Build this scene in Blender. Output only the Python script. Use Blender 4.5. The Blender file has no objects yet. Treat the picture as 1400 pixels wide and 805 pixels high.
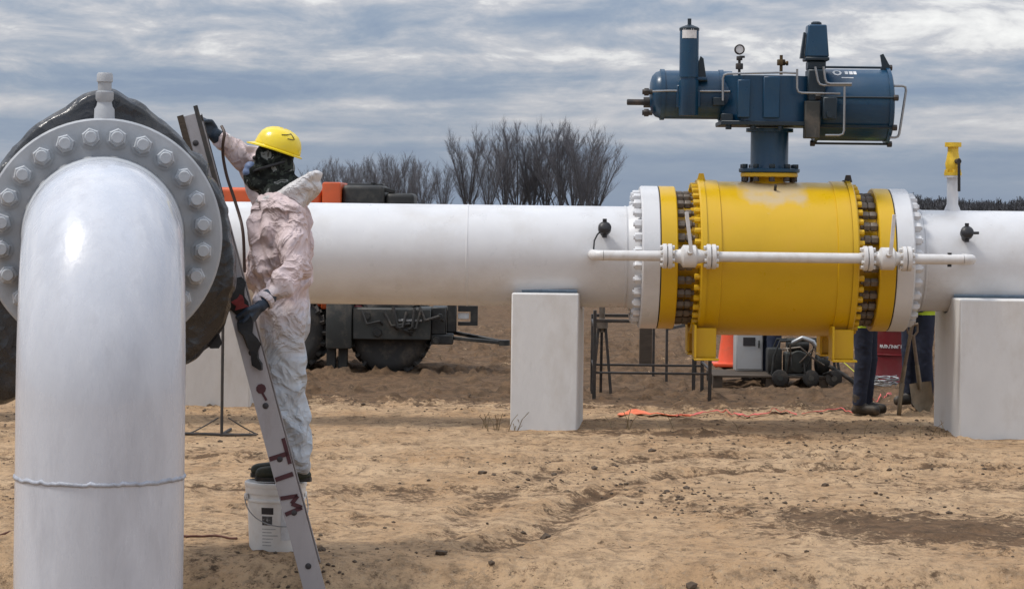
import bpy, bmesh, math, random
import numpy as np
from mathutils import Vector, Matrix, noise, Quaternion
random.seed(7)
rng = np.random.default_rng(7)
R = math.radians
scn = bpy.context.scene
COL = scn.collection

# ------------------------------------------------------------------ camera
FPX, CAM_H, ROLL = 3320.0, 1.84, R(0.69)     # focal length in photo pixels (photo is 1400 wide)
HX, HY = 700.0, 284.0                        # principal point (horizon) in photo pixels
cam = bpy.data.cameras.new('camera')
cam.sensor_width = 36.0
cam.lens = 36.0 * FPX / 1400.0
cam.shift_y = -(402.5 - HY) / 1400.0
cam.clip_start, cam.clip_end = 0.5, 9000
camo = bpy.data.objects.new('camera', cam)
COL.objects.link(camo)
camo.location = (0, 0, CAM_H)
camo.rotation_euler = (Matrix.Rotation(R(90), 4, 'X') @ Matrix.Rotation(ROLL, 4, 'Z')).to_euler()
scn.camera = camo

# ------------------------------------------------------------------ world and sun
SUN_EL, SUN_AZ = R(61), R(-100)               # azimuth measured from +Y (view axis) towards +X
world = bpy.data.worlds.new('World')
scn.world = world
world.use_nodes = True
def build_world():
    nt = world.node_tree
    nt.nodes.clear()
    N, L = nt.nodes.new, nt.links.new
    out = N('ShaderNodeOutputWorld'); bg = N('ShaderNodeBackground')
    bg.inputs['Strength'].default_value = 0.078
    L(bg.outputs[0], out.inputs['Surface'])
    sky = N('ShaderNodeTexSky'); sky.sky_type = 'NISHITA'; sky.sun_disc = False
    sky.sun_elevation = SUN_EL; sky.sun_rotation = SUN_AZ
    tc = N('ShaderNodeTexCoord'); sp = N('ShaderNodeSeparateXYZ'); L(tc.outputs['Generated'], sp.inputs[0])
    def M(op, a, b=None, c=None, clamp=False):
        n = N('ShaderNodeMath'); n.operation = op; n.use_clamp = clamp
        for i, q in enumerate((a, b, c)):
            if q is None: continue
            if isinstance(q, (int, float)): n.inputs[i].default_value = q
            else: L(q, n.inputs[i])
        return n.outputs[0]
    z = M('MAXIMUM', sp.outputs['Z'], 0.0)
    zz = M('DIVIDE', z, M('ADD', z, 0.25))
    def vec(a, b, off):
        c = N('ShaderNodeCombineXYZ')
        L(M('MULTIPLY_ADD', sp.outputs['X'], a, off), c.inputs[0])
        L(M('MULTIPLY', sp.outputs['Y'], a), c.inputs[1])
        L(M('MULTIPLY_ADD', zz, b, off * 1.7), c.inputs[2])
        return c.outputs[0]
    def noi(v, det, rough, dist=0.0, scale=1.0):
        n = N('ShaderNodeTexNoise'); n.inputs['Scale'].default_value = scale
        n.inputs['Detail'].default_value = det; n.inputs['Roughness'].default_value = rough
        n.inputs['Distortion'].default_value = dist
        L(v, n.inputs['Vector']); return n.outputs['Fac']
    n1 = noi(vec(2.8, 16.0, 3.1), 4, 0.5, 0.35)        # long bands
    n2 = noi(vec(19.0, 26.0, 7.7), 10, 0.62, 0.3)      # billows inside the bands
    n3 = noi(vec(2.2, 3.4, 1.3), 2, 0.5)              # broad masses
    # the bands fade into an even blue grey veil towards the horizon
    amp = M('MULTIPLY_ADD', M('SMOOTH_MIN', M('DIVIDE', z, 0.055), 1.0, 0.2), 0.85, 0.12)
    d = M('ADD', M('MULTIPLY', M('SUBTRACT', n1, 0.5), 2.2), M('MULTIPLY', M('SUBTRACT', n2, 0.5), 1.75))
    d = M('ADD', d, M('MULTIPLY', M('SUBTRACT', n3, 0.5), 0.5))
    base = M('MULTIPLY_ADD', M('SMOOTH_MIN', z, 0.06, 0.03), 5.6, 0.205)
    v = M('MULTIPLY_ADD', d, amp, base, clamp=True)
    ramp = N('ShaderNodeValToRGB'); L(v, ramp.inputs[0])
    e = ramp.color_ramp.elements
    e[0].position, e[0].color = 0.08, (0.25, 0.325, 0.46, 1)
    e[1].position, e[1].color = 0.95, (0.98, 0.98, 0.97, 1)
    for p, c in ((0.30, (0.315, 0.385, 0.50, 1)), (0.47, (0.42, 0.465, 0.55, 1)), (0.64, (0.585, 0.595, 0.64, 1)), (0.76, (0.80, 0.80, 0.81, 1))):
        q = e.new(p); q.color = c
    # overcast luminance rises towards the zenith
    lum = M('MULTIPLY_ADD', z, 1.6, 1.0)
    sc = N('ShaderNodeVectorMath'); sc.operation = 'SCALE'
    L(ramp.outputs[0], sc.inputs[0]); L(M('MULTIPLY', lum, 11.0), sc.inputs['Scale'])
    mx = N('ShaderNodeMix'); mx.data_type = 'RGBA'; mx.inputs[0].default_value = 0.9
    L(sky.outputs[0], mx.inputs[6]); L(sc.outputs[0], mx.inputs[7])
    L(mx.outputs[2], bg.inputs['Color'])
build_world()
sl = bpy.data.lights.new('sun', 'SUN'); sl.energy = 2.3; sl.angle = R(11); sl.color = (1.0, 0.95, 0.88)
so = bpy.data.objects.new('sun', sl); COL.objects.link(so)
sd = Vector((math.sin(SUN_AZ) * math.cos(SUN_EL), math.cos(SUN_AZ) * math.cos(SUN_EL), math.sin(SUN_EL)))
so.rotation_euler = sd.to_track_quat('Z', 'Y').to_euler(); so.location = sd * 60
vs = scn.view_settings
vs.view_transform = 'Standard'; vs.look = 'None'; vs.exposure = 0.10; vs.gamma = 1.0; vs.use_curve_mapping = False

# ------------------------------------------------------------------ helpers
def at(px, py, d):
    """world point that stands at photo pixel (px, py) when it is d metres down the view axis"""
    a, b = (px - HX) / FPX, (HY - py) / FPX
    c, s = math.cos(ROLL), math.sin(ROLL)
    return Vector(((a * c - b * s) * d, d, CAM_H + (b * c + a * s) * d))

def smooth(t): 
    t = np.clip(t, 0, 1); return t * t * (3 - 2 * t)

def _h(ix, iy, seed):
    n = (ix.astype(np.int64) * 374761393 + iy.astype(np.int64) * 668265263 + seed * 1274126177) & 0x7fffffff
    n = ((n ^ (n >> 13)) * 1274126177) & 0x7fffffff
    return ((n ^ (n >> 16)) & 0xffff) / 65535.0
def vnoise(x, y, seed=0):
    x = np.asarray(x, float); y = np.asarray(y, float)
    ix, iy = np.floor(x), np.floor(y); fx, fy = x - ix, y - iy
    fx = fx * fx * (3 - 2 * fx); fy = fy * fy * (3 - 2 * fy)
    a, b = _h(ix, iy, seed), _h(ix + 1, iy, seed); c, d = _h(ix, iy + 1, seed), _h(ix + 1, iy + 1, seed)
    return (a * (1 - fx) + b * fx) * (1 - fy) + (c * (1 - fx) + d * fx) * fy
def fbm(x, y, seed=0, o=4, g=0.5):
    s, a, t = 0, 1.0, 0
    for k in range(o):
        s = s + a * vnoise(x * 2 ** k + k * 17.3, y * 2 ** k - k * 9.1, seed + k); t += a; a *= g
    return s / t

TRACK = [(-.15, 13.1), (.165, 13.7), (.41, 15.0), (.78, 16.2), (1.17, 16.8), (1.6, 17.1), (2.4, 17.4), (3.6, 17.5)]
RUTS = [TRACK, [(-.35, 13.4), (-.12, 15.2), (.3, 16.9), (.9, 17.7), (1.7, 18.1), (3.6, 18.4)], [(-4, 15.75), (-1.5, 15.6), (-.4, 15.8), (.6, 15.6), (1.0, 15.3)], [(-4, 17.7), (-1, 17.4), (.2, 17.5), (1.4, 18.2), (4, 18.5)], [(-4, 22.6), (0, 22.3), (4, 22.8)], [(-4, 24.2), (0, 23.9), (4, 24.0)]]
def rut_dist(x, y):
    """distance to the nearest old wheel rut (first rut separately)"""
    out = []
    for R_ in RUTS:
        m = np.full(np.shape(x), 9e9)
        for (x0, y0), (x1, y1) in zip(R_, R_[1:]):
            dx, dy = x1 - x0, y1 - y0; t = np.clip(((x - x0) * dx + (y - y0) * dy) / (dx * dx + dy * dy), 0, 1)
            m = np.minimum(m, (x - x0 - t * dx) ** 2 + (y - y0 - t * dy) ** 2)
        out.append(np.sqrt(m))
    return out[0], np.minimum.reduce(out[1:])
def ground_z(x, y):
    x = np.asarray(x, float); y = np.asarray(y, float)
    near = smooth((60 - y) / 30.0)
    z = -0.19 * smooth((12.72 - y) / 0.55) * smooth((8 - np.abs(x)) / 4)
    churn = smooth((y - 21.5) / 3)
    z = z + near * ((fbm(x * .55, y * .35, 3) - .5) * .06 + (fbm(x * 2.6, y * 1.7, 11, 4, .6) - .5) * (.030 + .05 * churn)
                    + np.maximum(fbm(x * 5.5, y * 3.4, 61, 4, .62) - .56, 0) * (.13 + .2 * churn)
                    + (fbm(x * 11, y * 8, 23, 3, .6) - .5) * .015)
    d0, d1 = rut_dist(x, y)
    for d, k in ((d0, 1.0), (d1, .7)):
        z = z - near * k * (.030 * np.exp(-(d / .10) ** 2) - .020 * np.exp(-((d - .20) / .07) ** 2) * (.4 + 1.2 * vnoise(x * 7, y * 7, 5)))
    return z
def gz(x, y): return float(ground_z(np.array([x]), np.array([y]))[0])

ORG = {}
def tag(o, label=None, cat=None, group=None, kind=None):
    if label: o['label'] = label
    if cat: o['category'] = cat
    if group: o['group'] = group
    if kind: o['kind'] = kind
    return o
def thing(name, loc, label, cat, group=None, rz=0.0):
    o = bpy.data.objects.new(name, None); COL.objects.link(o)
    o.empty_display_size = 0.1
    o.location = loc; o.rotation_euler = (0, 0, rz)
    ORG[o.name] = Vector(loc)
    return tag(o, label, cat, group)
def inst(name, me, parent, loc, rot=None, scale=None):
    """one more copy of a small shared mesh (loc in parent space)"""
    o = bpy.data.objects.new(name, me); COL.objects.link(o); o.parent = parent
    if rot is None: rot = Quaternion()
    o.matrix_basis = Matrix.LocRotScale(Vector(loc), rot, Vector(scale) if scale else None)
    return o

class MB:
    def __init__(s): s.v, s.f = [], []
    def add(s, vs_, fs):
        k = len(s.v); s.v += [tuple(p) for p in vs_]; s.f += [tuple(i + k for i in q) for q in fs]; return s
    def box(s, c, size, rot=None, bev=0.0, seg=1):
        bm = bmesh.new(); bmesh.ops.create_cube(bm, size=1.0)
        bmesh.ops.scale(bm, vec=Vector(size), verts=bm.verts)
        if bev: bmesh.ops.bevel(bm, geom=bm.edges[:], offset=bev, segments=seg, profile=.5, affect='EDGES')
        m = Matrix.Translation(Vector(c)) @ (rot.to_4x4() if rot is not None else Matrix())
        bm.verts.index_update()
        s.add([m @ v.co for v in bm.verts], [[v.index for v in f.verts] for f in bm.faces]); bm.free(); return s
    def span(s, a, b, bev=0.0, seg=1):
        a, b = Vector(a), Vector(b)
        return s.box((a + b) / 2, [abs(q) for q in (b - a)], bev=bev, seg=seg)
    def bar(s, a, b, w, h, bev=0.0, up=(0, 0, 1)):
        a, b = Vector(a), Vector(b); d = b - a; z = d.normalized(); u = Vector(up)
        if abs(z.dot(u)) > .97: u = Vector((0, 1, 0))
        x = u.cross(z).normalized(); y = z.cross(x)
        return s.box((a + b) / 2, (w, h, d.length), Matrix((x, y, z)).transposed(), bev)
    def lathe(s, prof, p=(0, 0, 0), axis=(1, 0, 0), n=32, cap=True, a0=0.0):
        """prof: (distance along axis, radius)"""
        ax = Vector(axis).normalized(); p = Vector(p)
        u = ax.orthogonal().normalized(); w = ax.cross(u)
        vv = []
        for t, r in prof:
            for k in range(n):
                a = a0 + 2 * math.pi * k / n
                vv.append(p + ax * t + (u * math.cos(a) + w * math.sin(a)) * r)
        ff = []
        for j in range(len(prof) - 1):
            for k in range(n):
                k2 = (k + 1) % n
                ff.append((j * n + k, j * n + k2, (j + 1) * n + k2, (j + 1) * n + k))
        if cap:
            ff.append(tuple(range(n - 1, -1, -1))); m = (len(prof) - 1) * n; ff.append(tuple(range(m, m + n)))
        return s.add(vv, ff)
    def cyl(s, a, b, r, r2=None, n=16, cap=True):
        a, b = Vector(a), Vector(b); d = b - a
        return s.lathe([(0, r), (d.length, r if r2 is None else r2)], a, d, n, cap)
    def hexn(s, c, axis, r, t):
        return s.lathe([(-t / 2, r * .93), (-t / 2 + t * .12, r), (t / 2 - t * .12, r), (t / 2, r * .93)], c, axis, 6)
    def tube(s, pts, r, n=8, cap=True):
        pts = [Vector(p) for p in pts]; m = len(pts)
        rr = r if isinstance(r, (list, tuple)) else [r] * m
        t0 = (pts[1] - pts[0]).normalized(); u = t0.orthogonal().normalized(); vv = []
        for i, p in enumerate(pts):
            t = (pts[min(i + 1, m - 1)] - pts[max(i - 1, 0)]).normalized()
            u = (u - t * u.dot(t)).normalized(); w = t.cross(u)
            for k in range(n):
                a = 2 * math.pi * k / n; vv.append(p + (u * math.cos(a) + w * math.sin(a)) * rr[i])
        ff = [(j * n + k, j * n + (k + 1) % n, (j + 1) * n + (k + 1) % n, (j + 1) * n + k) for j in range(m - 1) for k in range(n)]
        if cap: ff.append(tuple(range(n - 1, -1, -1))); ff.append(tuple(range((m - 1) * n, m * n)))
        return s.add(vv, ff)
    def ball(s, c, r, nu=16, nv=10, rot=None):
        r = (r, r, r) if isinstance(r, (int, float)) else r
        vv, ff = [], []
        for j in range(nv + 1):
            b = math.pi * j / nv
            for k in range(nu):
                a = 2 * math.pi * k / nu
                q = Vector((r[0] * math.sin(b) * math.cos(a), r[1] * math.sin(b) * math.sin(a), r[2] * math.cos(b)))
                if rot is not None: q = rot @ q
                vv.append(Vector(c) + q)
        for j in range(nv):
            for k in range(nu): ff.append((j * nu + k, (j + 1) * nu + k, (j + 1) * nu + (k + 1) % nu, j * nu + (k + 1) % nu))
        return s.add(vv, ff)
    def prism(s, poly, a, axis_u, axis_v, depth_vec):
        """extrude a 2-D polygon"""
        a, U, V, D = Vector(a), Vector(axis_u), Vector(axis_v), Vector(depth_vec); n = len(poly)
        vv = [a + U * p + V * q for p, q in poly] + [a + U * p + V * q + D for p, q in poly]
        ff = [tuple(range(n)), tuple(range(2 * n - 1, n - 1, -1))] + [(i, i + n, (i + 1) % n + n, (i + 1) % n) for i in range(n)]
        return s.add(vv, ff)
    def strip(s, pts, width_vecs, thick):
        """a bent band with thickness; width_vecs one vector or one per point"""
        n = len(pts); W = width_vecs if isinstance(width_vecs, list) else [Vector(width_vecs)] * n
        vv = []
        for i, p in enumerate(pts):
            p = Vector(p); w = Vector(W[i]); t = (Vector(pts[min(i + 1, n - 1)]) - Vector(pts[max(i - 1, 0)])).normalized()
            nn = t.cross(w).normalized() * thick / 2
            vv += [p - w / 2 - nn, p + w / 2 - nn, p + w / 2 + nn, p - w / 2 + nn]
        ff = [(0, 1, 2, 3)] + [(4 * n - 1, 4 * n - 2, 4 * n - 3, 4 * n - 4)]
        for i in range(n - 1):
            for k in range(4): ff.append((4 * i + k, 4 * i + 4 + k, 4 * i + 4 + (k + 1) % 4, 4 * i + (k + 1) % 4))
        return s.add(vv, ff)
    def mesh(s, name, mat=None, org=(0, 0, 0), ang=40):
        o = np.array(org, float); me = bpy.data.meshes.new(name)
        me.from_pydata((np.array(s.v, float).reshape(-1, 3) - o).tolist(), [], s.f); me.validate()
        bm = bmesh.new(); bm.from_mesh(me); bmesh.ops.recalc_face_normals(bm, faces=bm.faces); bm.to_mesh(me); bm.free()
        if ang: me.shade_smooth(); me.set_sharp_from_angle(angle=R(ang))
        if mat: me.materials.append(mat)
        return me
    def build(s, name, mat, parent=None, ang=40, local=False):
        org = (0, 0, 0)
        if parent is not None and not local:
            p = parent
            while p.parent: p = p.parent
            org = ORG[p.name]
        o = bpy.data.objects.new(name, s.mesh(name, mat, org, ang)); COL.objects.link(o)
        if parent is not None: o.parent = parent
        return o
    def solo(s, name, mat, base, label, cat, group=None, ang=40):
        """a thing that is a single mesh, origin at its base"""
        o = bpy.data.objects.new(name, s.mesh(name, mat, base, ang)); COL.objects.link(o); o.location = base
        ORG[o.name] = Vector(base)
        return tag(o, label, cat, group)

def cloth(seed, amp):
    """crumpled fabric: straight creases in several directions, coming and going over the surface"""
    rr = random.Random(seed); o = Vector((seed * 3.1, seed * 1.7, seed)); K = []
    for k in range(9):
        d = Vector((rr.uniform(-1, 1), rr.uniform(-1, 1), rr.uniform(-1, 1.2))).normalized(); K.append((d, rr.uniform(4.5, 8.5) * (1 if k < 4 else 1.75), rr.random(), (1.0 if k < 4 else .45), Vector((rr.uniform(0, 9), rr.uniform(0, 9), rr.uniform(0, 9)))))
    def f(c):
        q = c + o
        w = Vector((noise.noise(q * 3.5), noise.noise(q * 3.5 + Vector((9, 1, 0))), noise.noise(q * 3.5 + Vector((0, 9, 5))))) * .085
        t = 0.0
        for d, fr, ph, am, of in K:
            m = noise.noise(q * (3.2 if am > .5 else 5.5) + of) * 2.2
            if m <= 0: continue
            u = (d.dot(q + w) * fr + ph) % 1.0
            t += am * min(m, 1.0) * (.5 - abs(2 * u - 1))
        return amp * t
    return f

# ------------------------------------------------------------------ materials
def mat(name, col, rough=.5, metal=0.0, var=.10, vscale=4.0, bump=.0, bscale=40.0, dirt=None, spec=.5, rvar=.0, coat=0.0, stretch=(1, 1, 1)):
    m = bpy.data.materials.new(name); m.use_nodes = True
    nt = m.node_tree; N, L = nt.nodes.new, nt.links.new
    b = nt.nodes['Principled BSDF']
    b.inputs['Roughness'].default_value = rough; b.inputs['Metallic'].default_value = metal
    b.inputs['Specular IOR Level'].default_value = spec; b.inputs['Coat Weight'].default_value = coat
    tc = N('ShaderNodeTexCoord'); mp = N('ShaderNodeMapping'); L(tc.outputs['Object'], mp.inputs[0]); mp.inputs['Scale'].default_value = stretch
    def noi(scale, det=5, ro=.6):
        n = N('ShaderNodeTexNoise'); n.inputs['Scale'].default_value = scale; n.inputs['Detail'].default_value = det
        n.inputs['Roughness'].default_value = ro; L(mp.outputs[0], n.inputs['Vector']); return n.outputs['Fac']
    n1 = noi(vscale)
    mr = N('ShaderNodeMapRange'); mr.inputs[1].default_value = .25; mr.inputs[2].default_value = .75
    mr.inputs[3].default_value = 1 - var; mr.inputs[4].default_value = 1 + var; L(n1, mr.inputs[0])
    sc = N('ShaderNodeVectorMath'); sc.operation = 'SCALE'; sc.inputs[0].default_value = col[:3]; L(mr.outputs[0], sc.inputs['Scale'])
    c = sc.outputs[0]
    if dirt:
        dc, amt, ds = dirt
        n2 = noi(ds, 8, .68)
        m2 = N('ShaderNodeMapRange'); m2.inputs[1].default_value = .50; m2.inputs[2].default_value = .72; m2.inputs[4].default_value = amt
        L(n2, m2.inputs[0])
        mx = N('ShaderNodeMix'); mx.data_type = 'RGBA'; L(m2.outputs[0], mx.inputs[0]); L(c, mx.inputs[6]); mx.inputs[7].default_value = (*dc, 1)
        c = mx.outputs[2]
    L(c, b.inputs['Base Color'])
    if rvar:
        m3 = N('ShaderNodeMapRange'); m3.inputs[1].default_value = .3; m3.inputs[2].default_value = .7
        m3.inputs[3].default_value = max(rough - rvar, .03); m3.inputs[4].default_value = min(rough + rvar, 1); L(noi(vscale * 2.3), m3.inputs[0]); L(m3.outputs[0], b.inputs['Roughness'])
    if bump:
        bp = N('ShaderNodeBump'); bp.inputs['Strength'].default_value = 1.0; bp.inputs['Distance'].default_value = bump
        L(noi(bscale, 6, .62), bp.inputs['Height']); L(bp.outputs[0], b.inputs['Normal'])
    return m
DUST = (.40, .31, .22)
white_paint = mat('white_paint', (.60, .605, .62), .34, var=.06, vscale=2.5, bump=.0015, bscale=9, dirt=((.42, .385, .35), .40, 1.8), rvar=.1)
riser_paint = mat('riser_paint', (.51, .535, .59), .27, var=.07, vscale=5, bump=.004, bscale=6, rvar=.12, stretch=(1, 1, .28), dirt=((.37, .385, .43), .75, 3.4), coat=.3)
bypass_paint = mat('bypass_paint', (.60, .59, .58), .4, var=.07, vscale=9, bump=.001, bscale=30, dirt=((.42, .36, .3), .4, 14))
grey_primer = mat('grey_primer', (.36, .38, .405), .55, var=.16, vscale=5, bump=.0015, bscale=30, dirt=((.42, .44, .47), .6, 7), rvar=.12)
yellow_paint = mat('yellow_paint', (.60, .368, .005), .36, var=.07, vscale=3, bump=.0008, bscale=25, dirt=((.52, .28, .03), .35, 3.0), rvar=.1)
yellow_safety = mat('yellow_safety', (.70, .47, .03), .45, var=.08, vscale=8, dirt=((.35, .2, .03), .5, 14))
teal_paint = mat('teal_paint', (.0035, .041, .092), .34, var=.14, vscale=4, bump=.0008, bscale=25, dirt=((.03, .065, .085), .3, 6), rvar=.08)
teal_dark = mat('teal_dark', (.005, .017, .028), .45, var=.15, vscale=6)
raw_steel = mat('raw_steel', (.16, .135, .11), .55, metal=.35, var=.3, vscale=14, dirt=((.07, .04, .025), .7, 20))
tubing_steel = mat('tubing_steel', (.30, .31, .32), .4, metal=.7, var=.1, vscale=20)
dark_steel = mat('dark_steel', (.035, .033, .032), .6, metal=.2, var=.3, vscale=10, dirt=((.14, .09, .06), .5, 12))
aluminium = mat('aluminium', (.33, .31, .315), .48, metal=.35, var=.12, vscale=6, bump=.0006, bscale=60, dirt=((.22, .18, .16), .6, 10), stretch=(1, 1, .4))
black_fit = mat('black_fitting_paint', (.012, .012, .014), .45, var=.2, vscale=20)
rubber = mat('rubber', (.022, .021, .020), .8, var=.3, vscale=8, dirt=((.12, .095, .07), .6, 7), bump=.003, bscale=30)
machine_orange = mat('machine_orange', (.55, .085, .015), .45, var=.12, vscale=4, dirt=((.25, .09, .04), .45, 5))
machine_black = mat('machine_black', (.013, .014, .014), .55, var=.25, vscale=5, dirt=((.10, .09, .07), .5, 5))
machine_grey = mat('machine_grey', (.030, .033, .031), .6, var=.2, vscale=5, dirt=((.16, .13, .10), .55, 5))
concrete_white = mat('painted_concrete', (.62, .615, .605), .75, var=.06, vscale=3, bump=.003, bscale=18, dirt=((.40, .35, .29), .45, 2.6), stretch=(1, 1, .5))
pad_blue = mat('saddle_pad', (.22, .28, .34), .7, var=.2, vscale=20)
gasket = mat('gasket_black', (.02, .018, .016), .7)
bark = mat('bark', (.075, .072, .078), .9, var=.25, vscale=1.5)
twig = mat('twig', (.118, .113, .124), .9, var=.2, vscale=1.5)
far_wood = mat('far_wood', (.075, .075, .082), .95, var=.5, vscale=.6)
navy = mat('navy_cloth', (.012, .018, .040), .85, var=.3, vscale=9, bump=.008, bscale=12)
hivis = mat('hivis_cloth', (.45, .62, .04), .7, var=.15, vscale=9, bump=.006, bscale=14)
skin = mat('skin', (.42, .24, .16), .55, var=.08, vscale=20)
boot = mat('boot_leather', (.026, .022, .018), .6, var=.3, vscale=15, dirt=((.16, .12, .08), .5, 14))
boot_green = mat('boot_dark_green', (.016, .021, .012), .65, var=.3, vscale=18, dirt=((.10, .08, .05), .4, 16))
glove = mat('glove_rubber', (.012, .026, .048), .6, var=.3, vscale=30, bump=.002, bscale=90, dirt=((.03, .03, .035), .6, 25))
hat_yellow = mat('hard_hat_plastic', (.80, .60, .01), .28, var=.04, vscale=12, dirt=((.50, .38, .02), .35, 16), coat=.3)
hat_white = mat('hard_hat_white', (.75, .75, .74), .3)
red_drum = mat('red_drum_paint', (.13, .007, .011), .4, var=.15, vscale=6, dirt=((.12, .05, .04), .4, 7))
print_white = mat('white_print', (.62, .62, .62), .6, var=.15, vscale=40)
print_dark = mat('dark_print', (.025, .022, .025), .6, var=.3, vscale=40)
paint_maroon = mat('maroon_marker', (.050, .008, .012), .6, var=.3, vscale=40)
cone_orange = mat('cone_orange', (.72, .085, .025), .5, var=.1, vscale=9, dirt=((.35, .1, .05), .4, 10))
cabinet_white = mat('cabinet_white', (.42, .42, .42), .45, var=.06, vscale=6, dirt=((.4, .34, .28), .5, 5))
old_wood = mat('old_wood', (.060, .043, .030), .85, var=.3, vscale=6, stretch=(1, 1, 6), bump=.003, bscale=20)
shovel_wood = mat('shovel_wood', (.16, .115, .08), .7, var=.2, vscale=10, stretch=(1, 1, 5), dirt=((.16, .12, .09), .5, 9))
shovel_steel = mat('shovel_steel', (.20, .16, .11), .6, metal=.3, var=.3, vscale=12, dirt=((.30, .22, .14), .7, 10))
tape_orange = mat('orange_netting', (.80, .17, .06), .6, var=.15, vscale=10, dirt=((.55, .30, .17), .5, 9))
tape_red = mat('red_tape', (.70, .10, .085), .5, var=.15, vscale=14, dirt=((.5, .3, .2), .5, 9))
strap_yellow = mat('yellow_strap', (.60, .60, .05), .6, var=.15, vscale=14)
pail_plastic = mat('pail_plastic', (.70, .70, .69), .42, var=.05, vscale=9, dirt=((.50, .44, .38), .5, 9))
cable_brown = mat('cable_brown', (.10, .035, .02), .7, var=.2, vscale=9)
hose_dark = mat('hose_dark', (.055, .03, .022), .55, var=.2, vscale=20)
rust_red = mat('rust_red_rag', (.16, .018, .018), .8, var=.4, vscale=30)
rag_black = mat('rag_black', (.010, .010, .011), .8, var=.4, vscale=20, bump=.004, bscale=40)
clod_mat = mat('clod_earth', (.085, .060, .040), .95, var=.35, vscale=9, bump=.006, bscale=60)
dry_grass = mat('dry_grass', (.20, .145, .075), .9, var=.3, vscale=3)

def creases(m, scale, dist, distort=.5):
    """sharp pulled creases on a fabric or film, on top of the modelled folds"""
    nt = m.node_tree; N, L = nt.nodes.new, nt.links.new; b = nt.nodes['Principled BSDF']
    tc = N('ShaderNodeTexCoord'); rd = N('ShaderNodeTexNoise'); rd.noise_type = 'RIDGED_MULTIFRACTAL'
    for k, v in (('Scale', scale), ('Detail', 3.5), ('Roughness', .55), ('Lacunarity', 2.1), ('Distortion', distort), ('Offset', 1.0), ('Gain', 1.6)): rd.inputs[k].default_value = v
    L(tc.outputs['Object'], rd.inputs['Vector'])
    b2 = N('ShaderNodeBump'); b2.inputs['Distance'].default_value = dist; b2.inputs['Strength'].default_value = .8; L(rd.outputs['Fac'], b2.inputs['Height'])
    if b.inputs['Normal'].links: L(b.inputs['Normal'].links[0].from_socket, b2.inputs['Normal'])
    L(b2.outputs[0], b.inputs['Normal'])
    return m
def tarp_material():
    m = mat('black_plastic_film', (.012, .013, .016), .24, var=.4, vscale=7, bump=.008, bscale=9, rvar=.08, dirt=((.06, .066, .075), .4, 3.5), coat=.3)
    creases(m, 2.0, .022, .1)
    return m
tarp_mat = tarp_material()

def valve_yellow():
    """yellow paint with a worn, bleached patch on the crown of the body"""
    m = mat('valve_body_yellow', (.60, .368, .005), .36, var=.07, vscale=3, bump=.0008, bscale=25, dirt=((.52, .28, .03), .3, 3.0), rvar=.1)
    nt = m.node_tree; N, L = nt.nodes.new, nt.links.new; b = nt.nodes['Principled BSDF']
    src = b.inputs['Base Color'].links[0].from_socket
    tc = N('ShaderNodeTexCoord'); sp = N('ShaderNodeSeparateXYZ'); L(tc.outputs['Object'], sp.inputs[0])
    ns = N('ShaderNodeTexNoise'); ns.inputs['Scale'].default_value = 7; ns.inputs['Detail'].default_value = 6; L(tc.outputs['Object'], ns.inputs['Vector'])
    def M(op, a, b_=None, c=None):
        n = N('ShaderNodeMath'); n.operation = op
        for i, q in enumerate((a, b_, c)):
            if q is None: continue
            if isinstance(q, (int, float)): n.inputs[i].default_value = q
            else: L(q, n.inputs[i])
        return n.outputs[0]
    jit = M('MULTIPLY_ADD', ns.outputs['Fac'], .26, -.13)
    ex = M('MAXIMUM', M('SUBTRACT', M('ABSOLUTE', M('ADD', sp.outputs['X'], .02)), .20), 0.0)
    ez = M('MAXIMUM', M('SUBTRACT', .515, sp.outputs['Z']), 0.0)
    d = M('ADD', M('ADD', ex, ez), jit)
    mr = N('ShaderNodeMapRange'); mr.inputs[1].default_value = .01; mr.inputs[2].default_value = .10; mr.inputs[3].default_value = .70; mr.inputs[4].default_value = 0.0
    L(d, mr.inputs[0])
    mx = N('ShaderNodeMix'); mx.data_type = 'RGBA'; L(mr.outputs[0], mx.inputs[0]); L(src, mx.inputs[6]); mx.inputs[7].default_value = (.48, .41, .32, 1)
    L(mx.outputs[2], b.inputs['Base Color'])
    return m
valve_mat = valve_yellow()

def coverall_material():
    m = mat('coverall_fabric', (.58, .55, .55), .75, var=.08, vscale=6, bump=.004, bscale=28, dirt=((.40, .34, .34), .35, 7))
    nt = m.node_tree; N, L = nt.nodes.new, nt.links.new; b = nt.nodes['Principled BSDF']
    src = b.inputs['Base Color'].links[0].from_socket
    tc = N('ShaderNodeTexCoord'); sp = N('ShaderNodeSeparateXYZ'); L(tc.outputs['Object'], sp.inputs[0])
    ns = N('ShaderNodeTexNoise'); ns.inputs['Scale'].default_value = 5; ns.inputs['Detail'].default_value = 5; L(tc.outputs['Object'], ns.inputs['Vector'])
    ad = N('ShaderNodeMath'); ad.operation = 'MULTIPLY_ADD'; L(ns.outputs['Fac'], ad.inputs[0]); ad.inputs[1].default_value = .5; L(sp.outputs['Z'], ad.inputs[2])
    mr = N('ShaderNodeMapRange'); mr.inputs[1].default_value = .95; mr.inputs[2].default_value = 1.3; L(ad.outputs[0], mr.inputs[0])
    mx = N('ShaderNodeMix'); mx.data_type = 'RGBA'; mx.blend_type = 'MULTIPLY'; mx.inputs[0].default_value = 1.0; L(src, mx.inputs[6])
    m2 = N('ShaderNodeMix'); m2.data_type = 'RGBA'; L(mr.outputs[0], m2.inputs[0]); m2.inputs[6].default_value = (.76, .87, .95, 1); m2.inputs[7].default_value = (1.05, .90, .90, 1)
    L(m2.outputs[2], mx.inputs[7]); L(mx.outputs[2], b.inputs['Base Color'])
    creases(m, 4.8, .030)
    return m
coverall_mat = coverall_material()
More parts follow.
